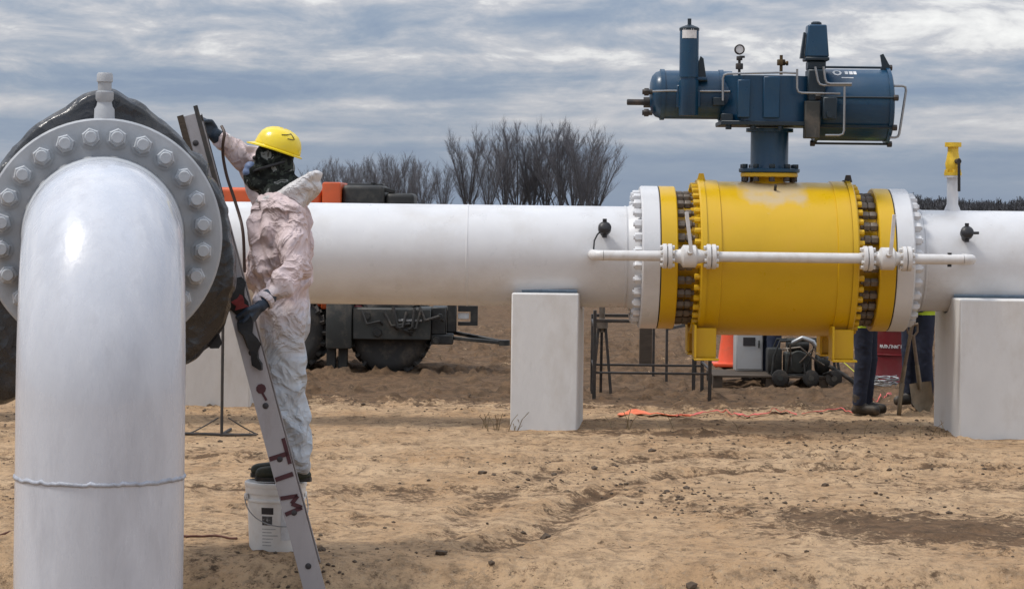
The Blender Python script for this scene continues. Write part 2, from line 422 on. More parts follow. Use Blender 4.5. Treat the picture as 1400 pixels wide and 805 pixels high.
hood_mat = creases(mat('hood_fabric', (.60, .58, .58), .75, var=.06, vscale=8, bump=.003, bscale=24), 5.5, .028)

def camo_material():
    m = bpy.data.materials.new('camo_cloth'); m.use_nodes = True
    nt = m.node_tree; N, L = nt.nodes.new, nt.links.new; b = nt.nodes['Principled BSDF']; b.inputs['Roughness'].default_value = .85
    tc = N('ShaderNodeTexCoord'); ns = N('ShaderNodeTexNoise'); ns.inputs['Scale'].default_value = 17; ns.inputs['Detail'].default_value = 3; ns.inputs['Distortion'].default_value = .9; b.inputs['Specular IOR Level'].default_value = .15
    L(tc.outputs['Object'], ns.inputs['Vector'])
    r = N('ShaderNodeValToRGB'); r.color_ramp.interpolation = 'CONSTANT'; L(ns.outputs['Fac'], r.inputs[0])
    e = r.color_ramp.elements; e[0].position = 0; e[0].color = (.012, .014, .013, 1); e[1].position = .50; e[1].color = (.035, .042, .035, 1)
    for p, c in ((.56, (.010, .011, .012, 1)), (.60, (.20, .21, .20, 1)), (.68, (.07, .07, .06, 1))): q = e.new(p); q.color = c
    L(r.outputs[0], b.inputs['Base Color'])
    n2 = N('ShaderNodeTexNoise'); n2.inputs['Scale'].default_value = 30; L(tc.outputs['Object'], n2.inputs['Vector'])
    bp = N('ShaderNodeBump'); bp.inputs['Distance'].default_value = .006; L(n2.outputs['Fac'], bp.inputs['Height']); L(bp.outputs[0], b.inputs['Normal'])
    return m
camo = camo_material()
mask_blue = mat('mask_blue', (.12, .17, .30), .6, var=.15, vscale=20)

def ground_material():
    m = bpy.data.materials.new('sand_ground'); m.use_nodes = True
    nt = m.node_tree; N, L = nt.nodes.new, nt.links.new; b = nt.nodes['Principled BSDF']; b.inputs['Roughness'].default_value = .95; b.inputs['Specular IOR Level'].default_value = .15
    tc = N('ShaderNodeTexCoord'); mp = N('ShaderNodeMapping'); L(tc.outputs['Object'], mp.inputs[0]); mp.inputs['Scale'].default_value = (1, .85, 1)
    def noi(s, det=6, ro=.6, dist=0.0):
        n = N('ShaderNodeTexNoise'); n.inputs['Scale'].default_value = s; n.inputs['Detail'].default_value = det; n.inputs['Roughness'].default_value = ro; n.inputs['Distortion'].default_value = dist
        L(mp.outputs[0], n.inputs['Vector']); return n.outputs['Fac']
    def rng_(f, a, c, lo=0., hi=1.):
        q = N('ShaderNodeMapRange'); q.inputs[1].default_value = a; q.inputs[2].default_value = c; q.inputs[3].default_value = lo; q.inputs[4].default_value = hi; L(f, q.inputs[0]); return q.outputs[0]
    def mixc(f, a, c):
        q = N('ShaderNodeMix'); q.data_type = 'RGBA'; L(f, q.inputs[0])
        for i, w in ((6, a), (7, c)):
            if isinstance(w, tuple): q.inputs[i].default_value = (*w, 1)
            else: L(w, q.inputs[i])
        return q.outputs[2]
    def math_(op, a, c):
        q = N('ShaderNodeMath'); q.operation = op
        for i, w in enumerate((a, c)):
            if isinstance(w, (int, float)): q.inputs[i].default_value = w
            else: L(w, q.inputs[i])
        return q.outputs[0]
    c = mixc(rng_(noi(1.3), .35, .68), (.43, .275, .152), (.54, .38, .235))
    c = mixc(rng_(noi(6.5, 9, .76), .47, .64, 0, .9), c, (.215, .145, .088))
    c = mixc(rng_(noi(15, 9, .82), .53, .60, 0, .88), c, (.105, .068, .040))
    c = mixc(rng_(noi(30, 5, .7), .52, .72, 0, .7), c, (.58, .43, .285))
    at_ = N('ShaderNodeAttribute'); at_.attribute_name = 'dark_soil'
    # dark, trodden earth breaks through the dry sand in clumps; more of it where the soil is churned
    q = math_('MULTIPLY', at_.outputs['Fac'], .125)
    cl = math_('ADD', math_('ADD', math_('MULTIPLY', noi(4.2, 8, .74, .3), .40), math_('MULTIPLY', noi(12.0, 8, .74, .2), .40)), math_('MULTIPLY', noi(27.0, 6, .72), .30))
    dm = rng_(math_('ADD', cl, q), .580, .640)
    dark_earth = mixc(rng_(noi(7.0, 6, .7), .38, .62), (.048, .030, .019), (.135, .080, .046))
    c = mixc(math_('MULTIPLY', dm, .88), c, dark_earth)
    spk = rng_(noi(36, 5, .7), .60, .67, 0, .9)
    c = mixc(spk, c, (.075, .052, .035))
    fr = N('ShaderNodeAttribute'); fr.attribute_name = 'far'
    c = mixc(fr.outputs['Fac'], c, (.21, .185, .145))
    L(c, b.inputs['Base Color'])
    h = math_('ADD', math_('MULTIPLY', noi(11, 9, .74), .040), math_('MULTIPLY', noi(50, 5, .65), .018))
    bp = N('ShaderNodeBump'); bp.inputs['Distance'].default_value = 1.0; bp.inputs['Strength'].default_value = .9; L(h, bp.inputs['Height']); L(bp.outputs[0], b.inputs['Normal'])
    return m
ground_mat = ground_material()

# ------------------------------------------------------------------ ground
def build_ground():
    def grow(a, b, s0, g):
        o, s = [a], s0
        while o[-1] < b: o.append(o[-1] + s); s *= g
        return o
    ys = list(np.arange(-30, 9.8, 1.5)) + list(np.arange(9.9, 11.2, .09)) + list(np.arange(11.2, 16, .024)) + list(np.arange(16, 24, .04)) + list(np.arange(24, 34, .09))
    ys += grow(ys[-1] + .12, 6000, .14, 1.07)[0:]
    xf = np.arange(-4.4, 5.4, .032)
    xr = grow(xf[-1] + .05, 4000, .06, 1.12); xl = [-q for q in grow(-xf[0] + .05, 4000, .06, 1.12)][::-1]
    xs = np.array(xl + list(xf) + xr); ys = np.array(sorted(ys))
    X, Y = np.meshgrid(xs, ys); Z = ground_z(X, Y)
    nx, ny = len(xs), len(ys)
    V = np.stack([X, Y, Z], -1).reshape(-1, 3)
    i = np.arange((ny - 1) * (nx - 1)); r, c = i // (nx - 1), i % (nx - 1)
    a = r * nx + c
    F = np.stack([a, a + 1, a + 1 + nx, a + nx], 1)
    me = bpy.data.meshes.new('ground')
    me.vertices.add(len(V)); me.vertices.foreach_set('co', V.ravel())
    me.loops.add(F.size); me.loops.foreach_set('vertex_index', F.ravel().astype(np.int32))
    me.polygons.add(len(F)); me.polygons.foreach_set('loop_start', np.arange(0, F.size, 4, dtype=np.int32))
    me.update(); me.validate(); me.shade_smooth()
    # moist, churned soil and ruts, plus darker patches beside pier and machine
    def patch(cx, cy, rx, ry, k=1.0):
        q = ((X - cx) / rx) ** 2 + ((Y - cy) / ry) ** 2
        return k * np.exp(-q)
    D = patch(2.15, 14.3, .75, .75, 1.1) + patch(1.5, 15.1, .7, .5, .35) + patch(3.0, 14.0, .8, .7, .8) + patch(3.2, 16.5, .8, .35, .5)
    D += patch(-1.3, 25.0, 3.0, 1.4, .8) + patch(.3, 24.2, 1.6, 1.2, .55) + patch(1.8, 23.6, 1.8, .8, .55) + patch(1.3, 19.9, .8, .25, 1.0)  # darker ground in front of the machine and right of the narrow pier
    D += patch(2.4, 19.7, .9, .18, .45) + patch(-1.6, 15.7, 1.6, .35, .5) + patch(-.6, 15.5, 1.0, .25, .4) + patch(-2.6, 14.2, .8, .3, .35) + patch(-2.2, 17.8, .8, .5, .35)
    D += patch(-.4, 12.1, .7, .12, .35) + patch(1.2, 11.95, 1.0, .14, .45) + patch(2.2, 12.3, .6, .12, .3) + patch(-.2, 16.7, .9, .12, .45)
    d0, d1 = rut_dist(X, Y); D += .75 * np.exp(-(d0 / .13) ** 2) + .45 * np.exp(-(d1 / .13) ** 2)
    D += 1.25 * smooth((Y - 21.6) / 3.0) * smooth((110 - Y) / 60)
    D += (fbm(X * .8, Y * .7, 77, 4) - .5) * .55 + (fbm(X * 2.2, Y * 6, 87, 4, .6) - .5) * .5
    for nm, arr in (('dark_soil', np.clip(D, -.4, 1.5)), ('far', smooth((Y - 70) / 120))):
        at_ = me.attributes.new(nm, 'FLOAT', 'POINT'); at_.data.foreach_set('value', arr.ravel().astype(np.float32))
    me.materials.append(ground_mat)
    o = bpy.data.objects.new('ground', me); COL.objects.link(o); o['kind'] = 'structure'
build_ground()

def rock_verts(r, seed, flat=.65):
    bm = bmesh.new(); bmesh.ops.create_icosphere(bm, subdivisions=1, radius=1)
    rr = random.Random(seed); out = []
    for v in bm.verts:
        k = r * rr.uniform(.62, 1.2); out.append((v.co.x * k * rr.uniform(.9, 1.3), v.co.y * k, v.co.z * k * flat))
    f = [tuple(v.index for v in q.verts) for q in bm.faces]; bm.free(); return out, f
def build_clods():
    var = [rock_verts(1.0, s) for s in range(8)]
    V, F, k = [], [], 0
    n = 10000
    yy = 11.2 + (rng.random(n) ** 1.25) * 14
    xx = (rng.random(n) - .5) * .46 * yy
    dens = fbm(xx * .9, yy * .8, 77, 3)
    keep = rng.random(n) < np.clip((dens - .44) * 4.2, .03, 1)
    xx, yy = xx[keep], yy[keep]; zz = ground_z(xx, yy)
    for x, y, z in zip(xx, yy, zz):
        s = .0045 + .011 * rng.random() ** 3 + (.017 * rng.random() if rng.random() < .03 else 0)
        vv, ff = var[rng.integers(8)]; a = rng.random() * 6.28; c, q = math.cos(a) * s, math.sin(a) * s
        V += [(x + p[0] * c - p[1] * q, y + p[0] * q + p[1] * c, z + p[2] * s + s * .2) for p in vv]
        F += [(i + k, j + k, l + k) for i, j, l in ff]; k += len(vv)
    me = bpy.data.meshes.new('dirt_crumbs'); me.from_pydata(V, [], F); me.materials.append(clod_mat)
    o = bpy.data.objects.new('dirt_crumbs', me); COL.objects.link(o); tag(o, 'small brown crumbs of earth scattered over the sand', 'crumbs', kind='stuff')
    # the clods one can pick out
    for i, (px, py, s, lab) in enumerate([
        (890, 619, .034, 'dark round clod lying on bare sand in front of the yellow valve'),
        (604, 757, .032, 'brown clod alone on the sand between the ladder foot and the wheel track'),
        (745, 731, .034, 'flat brown clod at the end of the curved wheel track'),
        (1128, 664, .026, 'dark clod beside the upper end of the dark moist patch'),
        (912, 674, .022, 'small dark clod just below the curved wheel track'),
        (672, 768, .022, 'small dark clod beside the flat brown clods near the wheel track'),
        (945, 778, .034, 'broken clod on the sand below the moist patch'),
        (660, 655, .030, 'loose clod on the sand beside the left white pier')]):
        d = FPX * CAM_H / max(py - (HY + (px - HX) * .012), 1); p = at(px, py, d); g = gz(p.x, p.y)
        vv, ff = rock_verts(s, 50 + i, .7)
        m = MB().add([(p.x + a, p.y + b, g + c + s * .3) for a, b, c in vv], ff)
        m.solo('dirt_clod', clod_mat, (p.x, p.y, g), lab, 'clod', 'larger clods on the sand', ang=25)
build_clods()

# ------------------------------------------------------------------ bare trees on the skyline
def tree_mesh(seed, H, spread, nstem):
    """several stems from one stool, fanning upwards into a rounded head thick with fine twigs"""
    rr = random.Random(seed); tr, cr = MB(), MB()
    def limb(p, d, L, r, n, wob, mb, sides, out=0.0):
        pts, rad = [p], [r]
        for i in range(n):
            d = (d + Vector((rr.uniform(-1, 1), rr.uniform(-1, 1), rr.uniform(.0, .5))) * wob + Vector((d.x, d.y, 0)) * out).normalized()
            pts.append(pts[-1] + d * L / n); rad.append(r * (1 - .80 * (i + 1) / n))
        mb.tube(pts, rad, sides, cap=False); return pts, rad
    tr.tube([Vector((0, 0, -.3)), Vector((.02, 0, .5)), Vector((0, .02, 1.1))], [H * .026, H * .022, H * .016], 6)
    for k in range(nstem):
        a = 6.283 * k / nstem + rr.uniform(-.4, .4); lean = rr.uniform(.04, .34) * spread
        d = Vector((math.cos(a) * lean, math.sin(a) * lean, 1)).normalized()
        P, Q = limb(Vector((0, 0, rr.uniform(.3, 1.0))), d, H * rr.uniform(.74, .94) * (1 - .35 * lean), H * rr.uniform(.006, .010), 7, .04, tr, 5, .05)
        for j in range(30):
            t = (rr.uniform(.06, 1) ** .75) * 6.98; i = min(int(t), 6); q = P[i].lerp(P[i + 1], t - i)
            b = rr.uniform(0, 6.283); dd = (P[i + 1] - P[i]).normalized(); nd = (dd + Vector((math.cos(b), math.sin(b), .12)) * rr.uniform(.28, .62)).normalized()
            L = H * rr.uniform(.13, .27) * (1.2 - t / 14)
            p2, q2 = limb(q, nd, L, max(Q[i] * .38, H * .0014), 3, .10, cr, 3)
            for m in range(15):
                u = rr.uniform(.15, 1) * 3; i2 = min(int(u), 2); e = p2[i2].lerp(p2[i2 + 1], u - i2); c = rr.uniform(0, 6.283)
                n3 = ((p2[i2 + 1] - p2[i2]).normalized() + Vector((math.cos(c), math.sin(c), .25)) * rr.uniform(.3, .8)).normalized()
                limb(e, n3, L * rr.uniform(.22, .5), H * .0009, 2, .14, cr, 3)
    zmax = sorted(v[2] for v in cr.v)[int(len(cr.v) * .995)]; f = H / zmax
    for mb in (tr, cr): mb.v = [(x * f, y * f, z * f) for x, y, z in mb.v]
    return tr.mesh('trunk', bark, ang=0), cr.mesh('crown', twig, ang=0)
def build_trees():
    vs_ = [tree_mesh(s, 10.0, sp, nl) for s, sp, nl in ((1, 1.25, 8), (2, 1.0, 7), (5, 1.4, 9), (8, .8, 7))]
    big = [(640, 176, 0), (606, 224, 3), (668, 196, 3), (690, 178, 1), (708, 166, 2), (728, 167, 0), (746, 176, 3), (766, 170, 1), (784, 167, 2), (800, 172, 0), (813, 186, 2)]
    small = [(432, 226), (448, 220), (462, 216), (480, 222), (496, 214), (510, 220), (524, 212), (538, 210), (552, 216), (566, 214), (579, 222)]
    def put(px, top, D, v, lab, grp):
        p = at(px, HY, D); h = CAM_H + (284 + (px - 700) * .012 - top) / FPX * D
        s = h / 10.0
        t = thing('bare_tree', (p.x, D, 0), lab, 'tree', grp)
        t.rotation_euler = (0, 0, rng.random() * 6.28); t.scale = (s * rng.uniform(.9, 1.1),) * 2 + (s,)
        for nm, me in zip(('trunk', 'crown'), vs_[v]):
            o = bpy.data.objects.new(nm, me); COL.objects.link(o); o.parent = t
    labs = {640: 'tall bare tree standing apart beside the thick clump of bare trees', 606: 'small thin bare tree standing alone between the two tree groups'}
    for px, top, v in big:
        put(px, top, 250 + rng.uniform(-8, 8), v, labs.get(px, 'tall bare tree in the thick clump beyond the white pipe'), None if px in labs else 'tall bare trees in the thick clump')
    for i, (px, top) in enumerate(small):
        put(px, top, 330 + rng.uniform(-12, 12), i % 4, 'low bare tree in the far row behind the orange machine', 'low bare trees behind the machine')
    # far wood that reads as one dark mass
    V, F, k = [], [], 0
    for i in range(5200):
        D = rng.uniform(420, 470); px = rng.uniform(1215, 1530); x = (px - 700) / FPX * D
        hmax = 3.0 + 1.6 * float(fbm(np.array([px * .03]), np.array([1.0]), 9)[0]) - (0 if px > 1235 else (1235 - px) * .15)
        z = rng.uniform(.2, 1) ** .6 * max(hmax * rng.uniform(.75, 1.2), .3) - .3; s = rng.uniform(.35, 1.0)
        for q in range(5):
            a, b = rng.uniform(0, 6.28), rng.uniform(.2, 1.4); dx, dy, dz = math.cos(a) * math.cos(b) * s, math.sin(a) * math.cos(b) * s, math.sin(b) * s * 1.3
            w = .05 + .05 * rng.random()
            V += [(x - w, D, z), (x + w, D + .1, z), (x + dx + w * .4, D + dy, z + dz), (x + dx - w * .4, D + dy, z + dz)]; F.append((k, k + 1, k + 2, k + 3)); k += 4
    me = bpy.data.meshes.new('far_wood'); me.from_pydata(V, [], F); me.materials.append(far_wood)
    o = bpy.data.objects.new('far_wood', me); COL.objects.link(o); tag(o, 'dark leafless wood along the skyline behind the right end of the pipe', 'wood', kind='stuff')
build_trees()

# ------------------------------------------------------------------ main pipeline
PY, PZ, PR = 20.6, 1.434, .428
SC = FPX / PY
def X(px, d=PY): return (px - 700) / FPX * d
AX = Vector((1, 0, 0))
def circ(n, r, off=0.0):
    for k in range(n):
        a = 2 * math.pi * (k + off) / n; yield a, r * math.cos(a), r * math.sin(a)
nut_white = MB().hexn((0, 0, 0), AX, .040, .056).cyl((-.042, 0, 0), (.0, 0, 0), .022, n=8).mesh('nut', white_paint)
nut_yellow = MB().lathe([(-.026, .022), (-.022, .026), (.026, .026)], (0, 0, 0), AX, 8).mesh('bolt', yellow_paint)
nut_raw = MB().hexn((.004, 0, 0), AX, .037, .056).hexn((.066, 0, 0), AX, .037, .05).cyl((-.03, 0, 0), (.115, 0, 0), .021, n=8).mesh('nut', raw_steel)
def rotx(a): return Quaternion((1, 0, 0), a)
def pipe_run(name, x0, x1, face, sgn, label):
    """white line pipe along X; `face` is the flange joint face, sgn +1 when the flange is at the right end"""
    t = thing(name, (x0 if sgn > 0 else x1, PY, 0), label, 'pipe')
    a = face - sgn * .150
    hub = a - sgn * .10
    prof = [(x0, PR), (hub, PR)] if sgn > 0 else [(hub, PR), (x1, PR)]
    MB().lathe(prof, (0, PY, PZ), AX, 64).build('pipe_wall', white_paint, t)
    fl = sorted([(hub, PR), (hub + sgn * .03, PR + .012), (a, PR + .05), (a, .592), (a + sgn * .012, .604), (face - sgn * .004, .604), (face, .600)], key=lambda q: 0)
    if sgn < 0: fl = fl[::-1]
    MB().lathe(fl, (0, PY, PZ), AX, 72).build('flange', white_paint, t)
    for ang, cy, cz in circ(28, .530, .5):
        inst('nut', nut_white, t, (a - sgn * .029 - t.location.x, cy, cz + PZ), (rotx(ang) if sgn > 0 else Quaternion((0, 0, 1), math.pi) @ rotx(ang)))
    # circumferential weld bead
    w = hub - sgn * .02
    MB().lathe([(w - .01, PR - .002), (w - .006, PR + .005), (w + .006, PR + .005), (w + .01, PR - .002)], (0, PY, PZ), AX, 64, cap=False).build('weld_bead', white_paint, t)
    return t
FL, FR = X(898), X(1213)
left_pipe = pipe_run('gas_pipe', -9.5, None, FL, 1, 'long white gas pipe joining the yellow valve above the narrow pier')
right_pipe = pipe_run('gas_pipe', None, 9.5, FR, -1, 'white gas pipe carrying the small yellow vent valve on its top')
MB().lathe([(X(640) - .012, PR - .002), (X(640) - .005, PR + .004), (X(640) + .005, PR + .004), (X(640) + .012, PR - .002)], (0, PY, PZ), AX, 64, cap=False).build('weld_bead', white_paint, left_pipe)

def build_valve():
    cx = (X(948) + X(1163)) / 2
    t = thing('ball_valve', (cx, PY, PZ), 'large yellow ball valve between the two white gas pipes', 'valve')
    P = (0, PY, PZ); xl, xr = X(951), X(1161)
    MB().lathe([(xl + .05, .645), (xl + .052, .662), (xl + .17, .662), (xl + .175, .650), (xr - .175, .650), (xr - .17, .662), (xr - .052, .662), (xr - .05, .645)], P, AX, 80).build('body', valve_mat, t)
    for s, x in ((1, xl), (-1, xr)):
        pf = [(x + s * .052, .672), (x + s * .012, .672), (x, .660), (x, .50), (x - s * .012, .47), (x - s * .25, .45)]
        MB().lathe(pf if s < 0 else pf[::-1], P, AX, 80, cap=False).build('end_closure', yellow_paint, t)
        for ang, cy, cz in circ(40, .612, .5):
            inst('bolt', nut_yellow, t, (x - s * .022 - cx, cy, cz), rotx(ang) if s > 0 else Quaternion((0, 0, 1), math.pi) @ rotx(ang))
    for s, f in ((1, FL), (-1, FR)):
        g = f + s * .010
        MB().lathe([(f + s * .0005, .598), (g - s * .0005, .598)], P, AX, 64).build('gasket', gasket, t)
        q = g + s * .135
        MB().lathe(sorted([(g, .600), (g + s * .004, .604), (q - s * .008, .604), (q, .596), (q, .46), (q + s * .16, .452)], key=lambda w: 0), P, AX, 72).build('flange', yellow_paint, t)
        for ang, cy, cz in circ(28, .530, .5):
            inst('nut', nut_raw, t, (q + s * .03 - cx, cy, cz), rotx(ang) if s > 0 else Quaternion((0, 0, 1), math.pi) @ rotx(ang))
    # stem neck and top flange
    sx = X(1051)
    MB().lathe([(.60, .155), (.64, .145), (.675, .125), (.69, .125), (.69, .235), (.695, .242), (.722, .242), (.728, .235)], (sx, PY, PZ), (0, 0, 1), 40).build('stem_neck', yellow_paint, t)
    # feet: two plates and a base each
    for px in (962, 1146):
        for dy in (-.40, .40):
            x = X(px); z0, z1 = .615 - PZ + PZ, .86
            m = MB()
            m.span((x - .085, PY + dy - .02, z0), (x + .085, PY + dy + .02, z1), bev=.004)
            m.span((x - .105, PY + dy - .12, z0 + .002), (x - .086, PY + dy + .12, z1 + .03), bev=.003)
            m.span((x - .105, PY + dy - .14, z0 - .018), (x + .10, PY + dy + .14, z0 - .001), bev=.003)
            m.build('foot', yellow_paint, t)
    for px in (957, 1157):
        m = MB(); x = X(px); m.prism([(-.035, 0), (.035, 0), (.02, .06), (-.02, .06)], (x, PY - .1, PZ + .655), (1, 0, 0), (0, 0, 1), (0, .02, 0)); m.build('lifting_lug', dark_steel if px > 1000 else yellow_paint, t)
    m = MB(); m.cyl((sx + .02, PY - .28, PZ + .55), (sx + .02, PY - .33, PZ + .62), .012, n=8); m.build('grease_fitting', dark_steel, t)
build_valve()

def build_bypass():
    d = PY - .80; s = FPX / d
    z = at(1070, 352, d).z
    def xx(px): return (px - 700) / s
    t = thing('bypass_pipe', (xx(820), d, z), 'thin white bypass pipe with two small flanged valves across the yellow valve', 'pipe')
    r = .0425
    def run(a, b): MB().cyl((a, d, z), (b, d, z), r, n=20).build('pipe_wall', bypass_paint, t)
    xl, xr = xx(826), xx(1318)
    for sg, xe in ((-1, xl), (1, xr)):
        pts = [(xe, d, z)] + [(xe + sg * .075 * math.sin(a), d + .075 * (1 - math.cos(a)), z) for a in np.linspace(.2, math.pi / 2, 7)] + [(xe + sg * .075, PY - PR + .02, z)]
        MB().tube(pts, r, 20).build('elbow', bypass_paint, t)
    def valve(pa, pb, lev):
        a, b = xx(pa), xx(pb)
        for x in (a, b):
            for q in (-1, 1):
                m = MB(); m.lathe([(-.018, .096), (-.013, .102), (.013, .102), (.018, .096)], (x + q * .021, d, z), AX, 28); m.build('flange', bypass_paint, t)
                for ang, cy, cz in circ(8, .078, .5):
                    inst('nut', sn, t, (x + q * .047 - t.location.x, cy, cz), rotx(ang))
            MB().cyl((x - .005, d, z), (x + .005, d, z), .080, n=24).build('gasket', gasket, t)
        c = (a + b) / 2
        m = MB(); m.lathe([(a + .04 - c, .045), (-.07, .060), (-.05, .092), (.05, .092), (.07, .060), (b - .04 - c, .045)], (c, d, z), AX, 24)
        m.cyl((c, d - .06, z + .02), (c, d - .115, z + .05), .026, n=12); m.build('valve_body', bypass_paint, t)
        MB().bar((c + .01, d - .12, z + .03), (c + lev, d - .13, z + .36), .030, .010, .002, up=(0, 1, 0)).build('lever', bypass_paint, t)
    sn = MB().hexn((0, 0, 0), AX, .017, .022).mesh('nut', bypass_paint)
    valve(913, 973, -.035); valve(1187, 1240, .035)
    run(xl, xx(909)); run(xx(977), xx(1183)); run(xx(1244), xr)
    m = MB(); m.cyl((xx(1299), d, z - .06), (xx(1299), d, z + .055), .018, n=10); m.build('drain_plug', black_fit, t)
build_bypass()

def build_vent():
    d = PY; p = at(1302, 288, d)
    t = thing('vent_valve', (p.x, d, PZ + PR), 'small yellow vent valve with black lever on a white stub pipe', 'valve')
    Z = PZ + PR; x = p.x
    def zz(py): return at(1302, py, d).z
    MB().lathe([(-.02, .075), (.02, .062), (.05, .048), (zz(241) - Z, .048)], (x, d, Z), (0, 0, 1), 20).build('stub_pipe', white_paint, t)
    MB().lathe([(0, .072), (.018, .072), (.018, .05)], (x, d, zz(243)), (0, 0, 1), 20).build('stub_flange', white_paint, t)
    MB().lathe([(0, .074), (.026, .074), (.026, .052), (.07, .062), (.10, .066), (.13, .058), (.20, .046), (zz(201) - zz(240), .046), (zz(201) - zz(240), .07), (zz(195) - zz(240), .07)], (x, d, zz(240)), (0, 0, 1), 24).build('valve_body', yellow_safety, t)
    m = MB(); m.cyl((x + .02, d - .04, zz(221)), (x + .03, d - .12, zz(221)), .022, n=12); m.build('stem', dark_steel, t)
    m = MB(); m.bar((x + .03, d - .115, zz(217)), (x + .033, d - .12, zz(262)), .024, .012, .003, up=(0, 1, 0)); m.build('lever', black_fit, t)
    vb = MB().hexn((0, 0, 0), (0, 0, 1), .013, .05).mesh('bolt', yellow_safety)
    for ang, a, b in circ(6, .06, .5): inst('bolt', vb, t, (a, b, zz(236) - Z))
build_vent()

def sensor(px, py, stem, label):
    d = PY - math.sqrt(PR ** 2 - (at(px, py, PY - .35).z - PZ) ** 2)
    p = at(px, py, d); n = (p - Vector((p.x, PY, PZ))).normalized()
    t = thing('sensor_fitting', p, label, 'fitting')
    m = MB(); m.cyl(p - n * .01, p + n * .05, .028, n=12); m.hexn(p + n * .055, n, .044, .03); m.build('base_nut', black_fit, t)
    m = MB(); m.lathe([(0, .048), (.015, .055), (.055, .055), (.075, .035), (.08, .02)], p + n * .07, n, 16)
    m.cyl(p + n * .10 + Vector((0, 0, .03)), p + n * .10 + Vector((0, 0, .082)), .018, n=10); m.cyl(p + n * .10 - Vector((0, 0, .03)), p + n * .10 - Vector((0, 0, .075)), .02, n=10)
    m.build('housing', black_fit, t)
    if stem == 'wire':
        q = p + n * .1; MB().tube([q + Vector((-.03, 0, -.02)), q + Vector((-.06, 0, -.05)), q + Vector((-.085, -.02, -.10)), q + Vector((-.09, -.03, -.17)), q + Vector((-.085, .02, -.20))], .007, 8).build('wire', black_fit, t)
    else:
        q = p + n * .1; MB().lathe([(0, .026), (.05, .026), (.05, .012), (.10, .012)], q, (1, 0, .02), 12).build('conduit', black_fit, t)
sensor(826, 320, 'wire', 'black sensor fitting with a thin wire on the left white pipe')
sensor(1319, 326, 'stem', 'black sensor fitting with a short side stem on the right white pipe')

